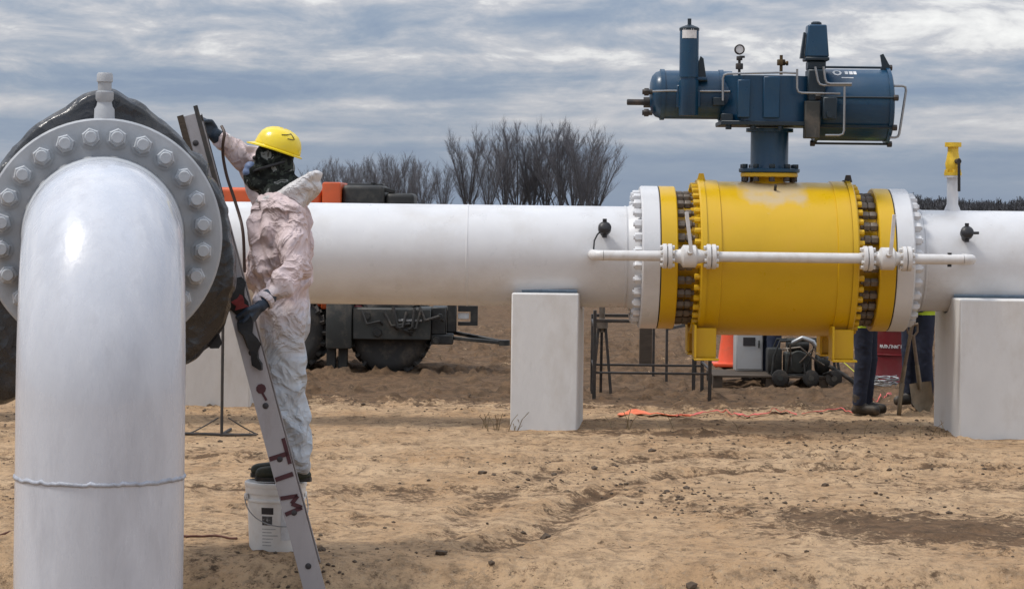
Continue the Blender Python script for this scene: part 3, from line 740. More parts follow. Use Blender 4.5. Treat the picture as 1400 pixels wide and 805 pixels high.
# ------------------------------------------------------------------ valve actuator
def build_actuator():
    d = PY
    base = Vector((X(1051), PY, PZ + .729))
    t = thing('valve_actuator', base, 'dark blue pneumatic actuator mounted on top of the yellow valve', 'actuator')
    def A(px, py, dy=0.0):
        q = at(px, py, PY); q.y += dy; return q
    def zz(py, px=1050): return at(px, py, PY).z
    # column
    zt = zz(176)
    m = MB(); m.lathe([(0, .25), (.008, .258), (.030, .258), (.034, .25), (.034, .165), (.05, .160), (zt - base.z - .03, .160), (zt - base.z - .03, .20), (zt - base.z, .20)], base, (0, 0, 1), 40); m.build('column', teal_paint, t)
    hx = MB().hexn((0, 0, 0), (0, 0, 1), .026, .036).mesh('bolt', teal_dark)
    for ang, a, b in circ(10, .225, .5): inst('bolt', hx, t, (a, b, .052))
    hy = MB().hexn((0, 0, 0), (0, 0, 1), .026, .04).mesh('bolt', dark_steel)
    for ang, a, b in circ(10, .215, .5): inst('bolt', hy, t, (a, b, -.058))
    # yoke housing
    x0, x1 = A(985, 140).x, A(1112, 140).x; z0, z1 = zz(168), zz(106)
    m = MB(); c = (x0 + x1) / 2; w = (x1 - x0) / 2
    m.prism([(-w, -.16), (-w * .55, -.30), (w * .45, -.30), (w, -.20), (w, .22), (-w, .22)], (c, PY, z0), (1, 0, 0), (0, 1, 0), (0, 0, z1 - z0)); m.build('yoke_housing', teal_paint, t, ang=25)
    m = MB(); m.span((x0 - .02, PY - .32, z0 - .035), (x1 + .02, PY + .26, z0 + .004), bev=.006); m.build('yoke_base_plate', teal_dark, t)
    for px in (1025, 1062, 1100, 992):
        m = MB(); p = A(px, 172); m.hexn((p.x, PY - .28, z0 - .05), (0, 0, 1), .026, .04); m.build('bolt', teal_dark, t)
    m = MB(); m.span((A(1005, 0).x, PY - .335, z0 + .03), (A(1022, 0).x, PY - .27, z1 - .04), bev=.006); m.build('rib', teal_paint, t)
    m = MB(); m.span((A(1040, 0).x, PY - .325, z0 + .03), (A(1062, 0).x, PY - .295, z1 - .01), bev=.006); m.build('cover_plate', teal_paint, t)
    # left (spring) cylinder
    zc = zz(130, 940); r = .205; xa, xb = A(888, 130).x, A(1000, 130).x
    m = MB(); m.lathe([(xa, .03), (xa + .004, .10), (xa + .02, .155), (xa + .05, .188), (xa + .09, .202), (xa + .12, r), (xb, r)], (0, PY, zc), AX, 48); m.build('left_cylinder', teal_paint, t)
    for px in (905, 985): 
        q = A(px, 130).x; MB().lathe([(q - .018, .203), (q - .018, .216), (q + .018, .216), (q + .018, .203)], (0, PY, zc), AX, 48, cap=False).build('cylinder_band', teal_paint, t)
    m = MB(); m.lathe([(A(857, 140).x, .020), (A(858, 140).x, .026), (A(880, 140).x, .026), (A(880, 140).x, .045), (xa + .02, .045)], (0, PY, zz(140, 870)), AX, 14); m.build('end_stop', dark_steel, t)
    for py, dy in ((127, -.13), (155, -.1)):
        m = MB(); p = A(886, py, dy); m.cyl((p.x - .055, p.y, p.z), (p.x + .03, p.y, p.z), .022, n=10); m.hexn((p.x - .02, p.y, p.z), AX, .033, .04); m.build('tie_rod_end', dark_steel, t)
    # right (power) cylinder
    zc2 = zz(144, 1160); r2 = .302; xc, xd = A(1112, 144).x, A(1217, 144).x
    yc = PY + .02
    m = MB(); m.lathe([(xc, .25), (xc + .004, r2 - .006), (xc + .012, r2), (xd - .01, r2), (xd, r2 - .02), (xd + .012, r2 - .10)], (0, yc, zc2), AX, 56); m.build('right_cylinder', teal_paint, t)
    for q, e in ((xc + .015, .016), (xd - .03, .018)): MB().lathe([(q - .014, r2 - .003), (q - .014, r2 + e), (q + .016, r2 + e), (q + .016, r2 - .003)], (0, yc, zc2), AX, 56, cap=False).build('cylinder_flange', teal_paint, t)
    for a in (-2.5, -1.55, -.8, 0.0, .75, 1.45, 2.98):
        y, z = yc + (r2 + .024) * math.cos(a), zc2 + (r2 + .024) * math.sin(a)
        MB().cyl((xc + .01, y, z), (xd - .01, y, z), .010, n=6).build('tie_rod', teal_dark, t)
        for q in (xc + .0, xd + .002): MB().hexn((q, y, z), AX, .026, .04).build('tie_rod_nut', dark_steel, t)
    # upright hydraulic tube on the left
    q = A(939, 100, -.24); zb, ztop = zz(160, 939), zz(45, 939)
    m = MB(); m.lathe([(0, .074), (.01, .082), (zz(112, 939) - zb, .082), (zz(112, 939) - zb, .070), (zz(108, 939) - zb, .070), (zz(108, 939) - zb, .080), (ztop - zb, .080)], (q.x, q.y, zb), (0, 0, 1), 28); m.build('upright_tube', teal_paint, t)
    m = MB(); m.lathe([(0, .084), (.02, .084), (.03, .07), (.045, .03), (.05, .016), (.10, .016), (.10, .008)], (q.x, q.y, ztop), (0, 0, 1), 24); m.build('tube_cap', teal_dark, t)
    m = MB()
    za, zb_ = zz(56, 939), zz(43, 939)
    arc = [(q.x + .0835 * math.sin(a), q.y - .0835 * math.cos(a)) for a in np.linspace(-.85, .75, 9)]
    vv = [(x, y, za) for x, y in arc] + [(x, y, zb_) for x, y in arc]; m.add(vv, [(i, i + 1, i + 10, i + 9) for i in range(8)]); m.build('label_plate', print_white, t)
    p = A(957, 97, -.22); m = MB(); m.prism([(-.03, -.10), (.05, -.10), (.035, -.06), (.012, .09), (-.012, .11), (-.03, .06)], (p.x, p.y, p.z), (1, 0, 0), (0, 0, 1), (0, .05, 0)); m.build('hand_lever', teal_dark, t)
    m = MB(); m.span((q.x - .02, q.y - .02, zz(113)), (A(965, 0).x, q.y + .05, zz(109)), bev=.004); m.build('bracket', teal_paint, t)
    m = MB(); m.span((q.x - .1, PY - .23, zz(150)), (q.x + .1, PY - .15, zz(120)), bev=.006); m.build('saddle_bracket', teal_paint, t)
    # gauge and fittings
    p = A(1010, 98, -.05); m = MB(); m.cyl((p.x, p.y, p.z - .08), (p.x, p.y, zz(78)), .012, n=10); m.hexn((p.x, p.y, zz(92)), (0, 0, 1), .032, .05); m.hexn((p.x, p.y, zz(81)), (0, 0, 1), .026, .035); m.cyl((p.x, p.y, zz(79)), (p.x + .045, p.y, zz(79)), .01, n=8); m.build('gauge_stem', dark_steel, t)
    zc3 = zz(69); m = MB(); m.lathe([(-.028, .036), (-.022, .044), (.012, .044), (.018, .040), (.018, .034), (.012, .033)], (p.x, p.y, zc3), (0, -1, 0), 24); g = m.build('gauge', dark_steel, t)
    MB().cyl((p.x, p.y - .0125, zc3), (p.x, p.y - .0145, zc3), .032, n=24).build('gauge_face', print_white, g)
    p = A(1067, 98, -.05); m = MB(); m.cyl((p.x, p.y, p.z - .03), (p.x, p.y, zz(76)), .014, n=10); m.hexn((p.x, p.y, zz(86)), (0, 0, 1), .036, .05); m.cyl((p.x, p.y, zz(87)), (p.x + .055, p.y, zz(87)), .014, n=8); m.hexn((p.x + .05, p.y, zz(87)), AX, .02, .02); m.build('relief_valve', mat('brass_dark', (.10, .065, .03), .45, metal=.7), t)
    # control head
    a, b = A(1097, 92, -.30), A(1128, 30, -.30)
    m = MB(); cxh = (a.x + b.x) / 2; wb, wt = .098, .078
    zb, ztop = zz(80), zz(36)
    for (zA, zB, wA, wB) in ((zb, ztop, wb, wt),):
        vv = [(cxh + sx * wA, PY - .16 + sy * .11, zA) for sx, sy in ((-1, -1), (1, -1), (1, 1), (-1, 1))] + [(cxh + sx * wB, PY - .16 + sy * .09, zB) for sx, sy in ((-1, -1), (1, -1), (1, 1), (-1, 1))]
        m.add(vv, [(0, 1, 2, 3), (4, 5, 6, 7), (0, 1, 5, 4), (1, 2, 6, 5), (2, 3, 7, 6), (3, 0, 4, 7)])
    me_o = m.build('control_head', teal_paint, t, ang=30)
    bv = me_o.modifiers.new('bevel', 'BEVEL'); bv.width = .012; bv.segments = 2
    m = MB(); m.lathe([(0, .045), (.02, .045), (.03, .03)], (cxh, PY - .16, ztop), (0, 0, 1), 16); m.build('head_cap', teal_dark, t)
    m = MB(); m.span((cxh - .10, PY - .275, zb - .03), (cxh + .10, PY - .045, zb - .001), bev=.006); m.span((cxh - .075, PY - .25, zz(97)), (cxh + .075, PY - .07, zb - .031), bev=.01); m.build('head_base', teal_dark, t)
    m = MB(); m.prism([(0, -.12), (.03, -.12), (.045, .09), (.03, .10)], (cxh - .135, PY - .2, zz(62)), (1, 0, 0), (0, 0, 1), (0, .08, 0)); m.build('side_cover', teal_dark, t)
    # valve block below the control head
    m = MB(); m.span((A(1096, 0).x, PY - .36, zz(190)), (A(1116, 0).x, PY - .20, zz(140)), bev=.006); m.build('valve_block', machine_grey, t)
    m = MB(); m.span((A(1119, 0).x, PY - .40, zz(165)), (A(1138, 0).x, PY - .31, zz(135)), bev=.008); m.cyl((A(1128, 0).x, PY - .40, zz(158)), (A(1128, 0).x, PY - .43, zz(158)), .03, n=16); m.build('pilot_valve', teal_dark, t)
    m = MB(); m.cyl((A(1111, 0).x, PY - .33, zz(189)), (A(1111, 0).x, PY - .33, zz(175)), .034, n=14); m.cyl((A(1097, 0).x, PY - .33, zz(186)), (A(1110, 0).x, PY - .33, zz(186)), .012, n=8); m.build('filter_bowl', machine_grey, t)
    m = MB(); m.span((A(1100, 0).x, PY - .30, zz(140)), (A(1124, 0).x, PY - .10, zz(97)), bev=.01); m.build('bracket', teal_dark, t)
    m = MB(); m.span((A(973, 0).x, PY - .27, zz(147)), (A(989, 0).x, PY - .15, zz(136)), bev=.005); m.build('junction_block', teal_dark, t)
    MB().span((A(984, 0).x, PY - .30, zz(168)), (A(1000, 0).x, PY - .2, zz(158)), bev=.005).build('junction_block', teal_dark, t)
    # stainless tubing
    def T(pts, dy, r=.0095): MB().tube(bendy([A(x, y, dy) for x, y in pts]), r, 8).build('tubing', tubing_steel, t)
    def bendy(p):
        o = [p[0]]
        for i in range(1, len(p) - 1):
            a_, c_ = (p[i - 1] - p[i]), (p[i + 1] - p[i]); k = min(.04, a_.length * .4, c_.length * .4)
            A_, C_ = p[i] + a_.normalized() * k, p[i] + c_.normalized() * k
            o += [A_, (A_ + C_ + p[i] * 2) / 4, C_]
        return o + [p[-1]]
    T([(984, 140), (984, 104), (1062, 102), (1084, 103)], -.30)
    T([(1083, 98), (1083, 130), (1141, 131)], -.36)
    T([(1107, 95), (1112, 120), (1156, 120)], -.37)
    T([(1118, 95), (1121, 118), (1156, 118)], -.38)
    T([(890, 127), (910, 126), (995, 127)], -.22)
    T([(1120, 187), (1145, 187), (1146, 122)], -.40)
    T([(1218, 119), (1235, 119), (1224, 189), (1212, 189)], -.18, .011)
    # tilted lifting eye on the right cylinder
    p = A(1207, 95, -.02); m = MB(); m.prism([(-.03, -.04), (.06, -.04), (.055, .03), (.0, .13), (-.025, .12), (-.01, .03)], (p.x, p.y, p.z), (1, 0, 0), (0, 0, 1), (0, .03, 0)); m.build('lifting_eye', teal_dark, t)
    # small white emblem and word mark printed on the cylinder wall
    m = MB()
    def patch(ux, ua, pts):
        vv = []
        for a_, b_ in pts:
            ang = ua + b_ / r2; vv.append((ux + a_, yc - (r2 + .002) * math.cos(ang), zc2 + (r2 + .002) * math.sin(ang)))
        m.add(vv, [tuple(range(len(pts)))])
    ua = math.asin(min((zz(101, 1150) - zc2) / r2, .99)); ux = A(1143, 0).x
    for k in range(8):
        a0, a1 = k * math.pi / 4, (k + 1) * math.pi / 4
        patch(ux, ua, [(.022 * math.cos(a0), .030 * math.sin(a0)), (.040 * math.cos(a0), .05 * math.sin(a0)), (.040 * math.cos(a1), .05 * math.sin(a1)), (.022 * math.cos(a1), .030 * math.sin(a1))])
    for k, w in enumerate((.026, .03, .026)):
        patch(ux + .065 + k * .036, ua, [(0, -.03), (w, -.03), (w, .03), (0, .03)])
    patch(ux + .03, ua - .26, [(0, -.006), (.10, -.006), (.10, .006), (0, .006)])
    m.build('emblem_print', print_white, t, ang=0)
build_actuator()

# ------------------------------------------------------------------ piers
def pier(name, cx, w, y0, y1, ztop, saddle, label, rz=0.0):
    t = thing(name, (cx, (y0 + y1) / 2, 0), label, 'pier', rz=rz)
    h = (y1 - y0) / 2
    poly = [(-h, -.25), (-h, ztop)]
    if saddle:
        rs = PR + .014; half = math.sqrt(rs ** 2 - (PZ - ztop) ** 2); off = PY - (y0 + y1) / 2
        a0 = math.atan2(ztop - PZ, -half); a1 = math.atan2(ztop - PZ, half)
        for a in np.linspace(a0, a1, 15): poly.append((off + rs * math.cos(a), PZ + rs * math.sin(a)))
    poly += [(h, ztop), (h, -.25)]
    m = MB().prism(poly, (-w / 2, 0, 0), (0, 1, 0), (0, 0, 1), (w, 0, 0))
    o = m.build('block', concrete_white, t, ang=25, local=True)
    bv = o.modifiers.new('bevel', 'BEVEL'); bv.width = .012; bv.segments = 2; bv.limit_method = 'ANGLE'; bv.angle_limit = R(50)
    if saddle:
        m = MB(); pts = []
        vv, ff = [], []
        aa = np.linspace(a0 - .06, a1 + .06, 15)
        for q in (-w / 2 + .02, w / 2 - .02):
            for rr in (PR + .001, PR + .013):
                vv += [(q, off + rr * math.cos(a), PZ + rr * math.sin(a)) for a in aa]
        n = 15
        for i in range(n - 1): ff += [(i, i + 1, n + i + 1, n + i), (2 * n + i, 3 * n + i, 3 * n + i + 1, 2 * n + i + 1), (i, 2 * n + i, 2 * n + i + 1, i + 1), (n + i, n + i + 1, 3 * n + i + 1, 3 * n + i)]
        for e in (0, n - 1): ff.append((e, n + e, 3 * n + e, 2 * n + e))
        m.add(vv, ff).build('saddle_pad', pad_blue, t, local=True)
    return t
pier('pipe_pier', X(753, 20.12), .555, 20.10, 21.10, 1.135, True, 'narrow white painted concrete pier under the long left pipe', rz=R(-4.5))
pier('pipe_pier', X(1315, 19.85) + .36, .72, 19.85, 21.05, 1.135, True, 'broad white painted concrete pier under the right pipe')
pier('concrete_block', X(292, 22.1), .70, 22.1, 22.9, 1.02, False, 'white concrete block behind the ladder beneath the long pipe')

# ------------------------------------------------------------------ near riser with wrapped flange
def build_riser():
    yaw = math.atan(.168)
    dR = 10.78
    p = at(138.5, 500, dR)
    t = thing('riser_pipe', (p.x, dR, -.3), 'large glossy white riser pipe with bend and grey bolted flange', 'pipe', rz=yaw)
    zc = 1.672 + .3; r = .372; br = .72          # pipe axis height above the base, radius, bend radius
    # riser + bend in one sweep, local +Y leads away from the camera
    pts = [(0, 0, 0), (0, 0, .3), (0, 0, .6), (0, 0, zc - br)]
    pts += [(0, br * (1 - math.cos(a)), zc - br + br * math.sin(a)) for a in np.linspace(.06, math.pi / 2, 26)] + [(0, br + .16, zc)]
    def sweep(pts, r, n):
        m = MB(); vv = []
        for i, q in enumerate(pts):
            a = Vector(pts[max(i - 1, 0)]); b = Vector(pts[min(i + 1, len(pts) - 1)]); tt = (b - a).normalized()
            u = Vector((1, 0, 0)); w = tt.cross(u)
            for k in range(n):
                th = 2 * math.pi * k / n; vv.append(Vector(q) + (u * math.cos(th) + w * math.sin(th)) * r)
        ff = [(j * n + k, j * n + (k + 1) % n, (j + 1) * n + (k + 1) % n, (j + 1) * n + k) for j in range(len(pts) - 1) for k in range(n)]
        return m.add(vv, ff)
    sweep(pts, r, 72).build('pipe_bend', riser_paint, t, local=True)
    # circumferential weld bead, slightly uneven
    zb = at(138, 661, dR - .3).z + .3
    m = MB(); n = 120; vv = []
    for dz, dr in ((-.012, -.003), (-.006, .005), (.0, .007), (.006, .005), (.012, -.003)):
        for k in range(n):
            a = 2 * math.pi * k / n; j = noise.noise(Vector((math.cos(a) * 14, math.sin(a) * 14, 3))) * .009
            vv.append(((r + dr + j * .5) * math.cos(a), (r + dr + j * .5) * math.sin(a), zb + dz + j))
    m.add(vv, [(q * n + k, q * n + (k + 1) % n, (q + 1) * n + (k + 1) % n, (q + 1) * n + k) for q in range(4) for k in range(n)]).build('weld_bead', mat('weld_grey', (.33, .35, .40), .5, var=.3, vscale=20, bump=.004, bscale=60), t, local=True)
    # flange with studs and nuts
    yf = 1.19
    A3 = (0, 1, 0)
    MB().lathe([(br + .14, r + .001), (br + .17, r + .010), (yf - .05, r + .022), (yf, r + .030), (yf, .575), (yf + .010, .585), (yf + .105, .585), (yf + .11, .575)], (0, 0, zc), A3, 80).build('flange', grey_primer, t, local=True)
    MB().lathe([(yf + .116, .580), (yf + .23, .580), (yf + .23, .44), (yf + .50, .39), (yf + 1.0, .39)], (0, 0, zc), A3, 64).build('mating_flange', grey_primer, t, local=True)
    wash = MB().lathe([(0, .057), (-.008, .057)], (0, 0, 0), A3, 20).mesh('washer', grey_primer)
    nut = MB().lathe([(0, .047), (-.042, .047), (-.052, .040)], (0, 0, 0), A3, 6).mesh('nut', grey_primer, ang=25)
    stud = MB().lathe([(0, .031), (-.022, .031), (-.030, .026)], (0, 0, 0), A3, 16).mesh('stud', grey_primer)
    for i, (a, cx, cz) in enumerate(circ(24, .492, .5)):
        y = yf - .0005
        inst('washer', wash, t, (cx, y, zc + cz))
        o = inst('nut', nut, t, (cx, y - .008, zc + cz), Quaternion((0, 1, 0), random.uniform(0, 1.0)))
        s = inst('stud', stud, o, (0, -.052, 0))
    # vent stub on the flange crown
    m = MB(); yv = yf + .058
    m.lathe([(.56, .052), (.63, .050), (.645, .040), (.665, .036), (.68, .045), (.715, .045), (.72, .034), (.765, .034), (.765, .040), (.80, .040), (.81, .034)], (0, yv, zc), (0, 0, 1), 20); m.build('vent_stub', grey_primer, t, local=True)
    return t, yaw, Vector((p.x, dR, 0)), yf, zc - .3
riser, RYAW, RORG, YF, ZC = build_riser()
def rl(x, y, z):   # riser-local to world
    c, s = math.cos(RYAW), math.sin(RYAW); return Vector((RORG.x + x * c - y * s, RORG.y + x * s + y * c, z))

def build_tarp():
    # outline (metres from the pipe axis: right, up) of the film wrapped round the joint
    out = [(0.0, .735), (.09, .715), (.19, .66), (.31, .565), (.43, .46), (.53, .33), (.60, .20), (.635, .04), (.665, -.10), (.67, -.23), (.64, -.36), (.59, -.47), (.52, -.56), (.42, -.645), (.28, -.66), (.10, -.63),
           (-.10, -.66), (-.28, -.72), (-.40, -.80), (-.50, -.83), (-.60, -.76), (-.63, -.55), (-.625, -.35), (-.62, -.15), (-.61, .05), (-.575, .22), (-.50, .36), (-.40, .49), (-.30, .575), (-.18, .65), (-.09, .71)]
    n0 = len(out); K = 9; n = n0 * K
    P = []
    for i in range(n):
        j, f = divmod(i, K); f /= K
        p0, p1, p2, p3 = (Vector((*out[(j + k - 1) % n0], 0)) for k in range(4))
        q = .5 * ((2 * p1) + (p2 - p0) * f + (2 * p0 - 5 * p1 + 4 * p2 - p3) * f * f + (3 * p1 - p0 - 3 * p2 + p3) * f ** 3); P.append(q)
    rows = [(.112, .93), (.128, .965), (.17, 1.0), (.22, 1.0), (.29, .985), (.36, .93), (.43, .86), (.52, .80), (.66, .75), (.82, .72), (.98, .70), (1.06, .66), (1.10, .45), (1.11, .1)]
    vv, ff = [], []
    base = []
    for j, (y, k) in enumerate(rows):
        ring = []
        for q in P:
            rad = math.hypot(q.x, q.y); tgt = rad * k
            if j > 5: tgt = (.47 + .1 * (rad - .6)) * (k / .72)
            if 1 < j < 6: tgt = max(tgt, .60 if q.y > -.4 else .56)
            if j == 0: tgt = .578
            ring.append((y, tgt / rad))
        base.append(ring)
    film = cloth(31, .034); SUBR = 4; m = (len(rows) - 1) * SUBR + 1
    for jj in range(m):
        j, f = divmod(jj, SUBR); f /= SUBR; j2 = min(j + 1, len(rows) - 1)
        for i, q in enumerate(P):
            y = base[j][i][0] * (1 - f) + base[j2][i][0] * f; k = base[j][i][1] * (1 - f) + base[j2][i][1] * f
            a = math.atan2(q.y, q.x); e = min(jj / 5.0, 1.0)
            # creases run from the rim backwards: sample the fold pattern stretched along the pipe
            w = film(Vector((math.cos(a) * .62, y * .5, math.sin(a) * .62))) * e * (.55 if q.y > .45 else 1.0)
            rad = math.hypot(q.x, q.y); g = k * (1 + w / rad)
            vv.append(rl(q.x * g, YF + y + w * .35 * e, ZC + q.y * g))
    ff = [(j * n + i, j * n + (i + 1) % n, (j + 1) * n + (i + 1) % n, (j + 1) * n + i) for j in range(m - 1) for i in range(n)]
    b = rl(0, YF + .5, ZC - .7)
    MB().add(vv, ff).solo('plastic_wrap', tarp_mat, b, 'black plastic film wrapped round the joint behind the grey flange', 'plastic film', ang=0).data.shade_smooth()
build_tarp()

# ------------------------------------------------------------------ ladder
LA = at(436, 828, 12.30)                      # foot of the near rail
LB = at(257.5, 158, 12.54)                    # top of the near rail
def build_ladder():
    g = gz(LA.x, LA.y); LAg = LA.copy()
    up = (LB - LA).normalized()
    LAg = LA + up * ((g - .02 - LA.z) / up.z)
    dep = (Vector((LA.x, LA.y, 0))).normalized(); dep = (dep - up * dep.dot(up)).normalized()   # rungs run away from the camera
    wd = up.cross(dep).normalized()
    if wd.x < 0: wd = -wd
    t = thing('ladder', LAg, 'worn aluminium ladder with maroon painted letters leaning on the plastic wrap', 'ladder')
    L = (LB - LAg).length; W, FLG, TH, GAP = .108, .034, .004, .33
    for k, o in ((0, 0.0), (1, GAP)):
        m = MB(); c = LAg + dep * o
        s = 1 if k == 0 else -1
        poly = [(-W / 2, 0), (W / 2, 0), (W / 2, FLG * s), (W / 2 - TH, FLG * s), (W / 2 - TH, TH * s), (-W / 2 + TH, TH * s), (-W / 2 + TH, FLG * s), (-W / 2, FLG * s)]
        m.prism(poly, c, wd, dep, up * L); m.build('rail', aluminium, t, ang=20)
        m = MB(); m.prism([(-W / 2 - .006, -.006 * s), (W / 2 + .006, -.006 * s), (W / 2 + .006, (FLG + .006) * s), (-W / 2 - .006, (FLG + .006) * s)], c - up * .012, wd, dep, up * .07); m.build('foot_pad', rubber, t)
    for o, sg in ((0.0, 1), (GAP, -1)):
        m = MB(); c = LAg + dep * (o - .003 * sg) + up * (L - .30); s_ = .02
        m.prism([(-W / 2 - .004, 0), (-W / 2 + .030, 0), (-W / 2 + .030, .0025 * sg), (-W / 2 - .0015, .0025 * sg), (-W / 2 - .0015, FLG * sg), (-W / 2 - .004, FLG * sg)], c, wd, dep, up * .31); m.build('edge_guard', old_wood, t, ang=20)
        m = MB(); m.prism([(W / 2 - .018, 0), (W / 2 + .004, 0), (W / 2 + .004, FLG * sg), (W / 2 + .0015, FLG * sg), (W / 2 + .0015, .0025 * sg), (W / 2 - .018, .0025 * sg)], c - up * .12, wd, dep, up * .46); m.build('edge_guard', dark_steel, t, ang=20)
    h = .20
    while h < L - .08:
        a = LAg + up * h + dep * .002; MB().cyl(a, a + dep * (GAP - .004), .016, n=12).build('rung', aluminium, t)
        MB().lathe([(0, .016), (-.003, .016), (-.006, .010)], LAg + up * h - dep * .0005, dep, 12).build('rung_rivet', print_dark, t)
        h += .28
    # letters painted along the rail: M, I, T
    def at_h(py):   # height along the rail of photo row py
        z = at(380, py, 12.33).z; return (z - LAg.z) / up.z
    ob = -dep * .0035
    def stroke(pts, w=.021):
        m = MB()
        for (a0, b0), (a1, b1) in zip(pts, pts[1:]):
            A_, B_ = LAg + up * a0 + wd * b0 + ob, LAg + up * a1 + wd * b1 + ob
            m.bar(A_, B_, w, .0025, up=dep)
        m.build('painted_letter', paint_maroon, t, ang=0)
    h0 = at_h(700)
    stroke([(h0, -.045), (h0 + .012, .045), (h0 + .045, .0), (h0 + .075, .040), (h0 + .085, -.048)])
    h1 = at_h(653); stroke([(h1, -.048), (h1 + .006, .046)], .024)
    h2 = at_h(625); stroke([(h2, -.05), (h2 + .004, .046)], .024); stroke([(h2 - .05, .044), (h2 + .085, .044)], .020)
    # maroon blotch
    h3 = at_h(533); m = MB(); q = LAg + up * h3 + ob; m.lathe([(0, .026), (-.0018, .024)], q, dep, 9); m.bar(q - up * .02, q - up * .065 + wd * .012, .012, .002, up=dep); m.build('paint_blotch', paint_maroon, t)
    return LAg, up, wd, dep
LBASE, LUP, LWD, LDEP = build_ladder()

def build_rags():
    def rail(py, off=0.0, fr=.02):
        z = at(330, py, 12.38).z; return LBASE + LUP * ((z - LBASE.z) / LUP.z) + LWD * off - LDEP * fr
    m = MB(); top = rail(385, .0); base = rail(505, .05)
    pts, W = [], []
    for i, py in enumerate(np.linspace(384, 508, 16)):
        f = i / 15; w = .085 * (1 - f) ** .6 + .018 + .018 * math.sin(i * 1.9)
        p = rail(py, .000 + .020 * f + .008 * math.sin(i * 1.3), .026 + .012 * math.sin(i * .9)); pts.append(p); W.append((LWD + LDEP * .5 * math.sin(i * .8)).normalized() * w)
    m.strip(pts, W, .02); m.solo('black_rag', rag_black, pts[-1], 'long black rag hanging from the ladder rail by the gloved hand', 'rag', ang=60)
    m = MB(); pts, W = [], []
    for i, py in enumerate(np.linspace(418, 476, 9)):
        pts.append(at(303 - i * 1.5 + 2 * math.sin(i), py, 12.22)); W.append(Vector((.055 + .02 * math.sin(i * 2.1), .02 * math.sin(i), 0)))
    m.strip(pts, W, .016); m.solo('black_rag', rag_black, pts[-1], 'short torn black strip dangling below the plastic wrap', 'rag', ang=60)
    m = MB(); pts, W = [], []
    for i, py in enumerate(np.linspace(392, 424, 7)):
        pts.append(rail(py, -.022 + .006 * i, .034 + .006 * math.sin(i * 2))); W.append(LWD * (.06 + .02 * math.sin(i * 2.3)))
    m.strip(pts, W, .01); m.solo('red_rag', rust_red, pts[-1], 'small dark red rag tied to the ladder under the plastic wrap', 'rag', ang=60)
build_rags()

# ------------------------------------------------------------------ bodies: many volumes fused into one skin
def fuse(name, prims, voxel, smooth_it, org, material, wr=None):
    """prims are (p0, p1, r0, r1[, flatten xyz]) capsules or (c, (rx, ry, rz)) balls; fused by voxel remesh"""
    m = MB()
    for q in prims:
        if len(q) == 2: m.ball(q[0], q[1], 18, 12)
        else:
            p0, p1, r0, r1 = Vector(q[0]), Vector(q[1]), q[2], q[3]; fl = Vector(q[4]) if len(q) > 4 else None
            d = p1 - p0; k = max(int(d.length / max(min(r0, r1) * .45, .004)), 2); tt = d.normalized()
            b = MB(); pts, rr = [], []
            for a in (85, 65, 45, 22): pts.append(p0 - tt * r0 * math.sin(R(a))); rr.append(max(r0 * math.cos(R(a)), .0008))
            for i in range(k + 1): pts.append(p0.lerp(p1, i / k)); rr.append(r0 + (r1 - r0) * i / k)
            for a in (22, 45, 65, 85): pts.append(p1 + tt * r1 * math.sin(R(a))); rr.append(max(r1 * math.cos(R(a)), .0008))
            b.tube(pts, rr, 16)
            if fl is not None:
                c = (p0 + p1) / 2; ax = p0; vv = []
                for v in b.v:
                    v = Vector(v); s = (v - p0).dot(tt); cc = p0 + tt * s; e = v - cc; vv.append(cc + Vector((e.x * fl.x, e.y * fl.y, e.z * fl.z)))
                b.v = vv
            m.add(b.v, b.f)
    me = m.mesh(name + '_raw', None, org, 0)
    o = bpy.data.objects.new(name + '_raw', me); COL.objects.link(o)
    md = o.modifiers.new('r', 'REMESH'); md.mode = 'VOXEL'; md.voxel_size = voxel
    if smooth_it: sm = o.modifiers.new('s', 'SMOOTH'); sm.iterations = smooth_it; sm.factor = .5
    dg = bpy.context.evaluated_depsgraph_get(); me2 = bpy.data.meshes.new_from_object(o.evaluated_get(dg)); me2.name = name
    bpy.data.objects.remove(o); bpy.data.meshes.remove(me)
    if wr:
        n = len(me2.vertices); co = np.empty(n * 3); me2.vertices.foreach_get('co', co); co = co.reshape(-1, 3)
        nm = np.empty(n * 3); me2.vertices.foreach_get('normal', nm); nm = nm.reshape(-1, 3)
        dsp = np.array([wr(Vector(c)) for c in co]); co += nm * dsp[:, None]
        me2.vertices.foreach_set('co', co.ravel()); me2.update()
    me2.shade_smooth()
    if isinstance(material, list):
        for q in material: me2.materials.append(q)
    else: me2.materials.clear(); me2.materials.append(material)
    return me2
def link(name, me, parent, loc=(0, 0, 0)):
    o = bpy.data.objects.new(name, me); COL.objects.link(o); o.parent = parent; o.location = loc; return o

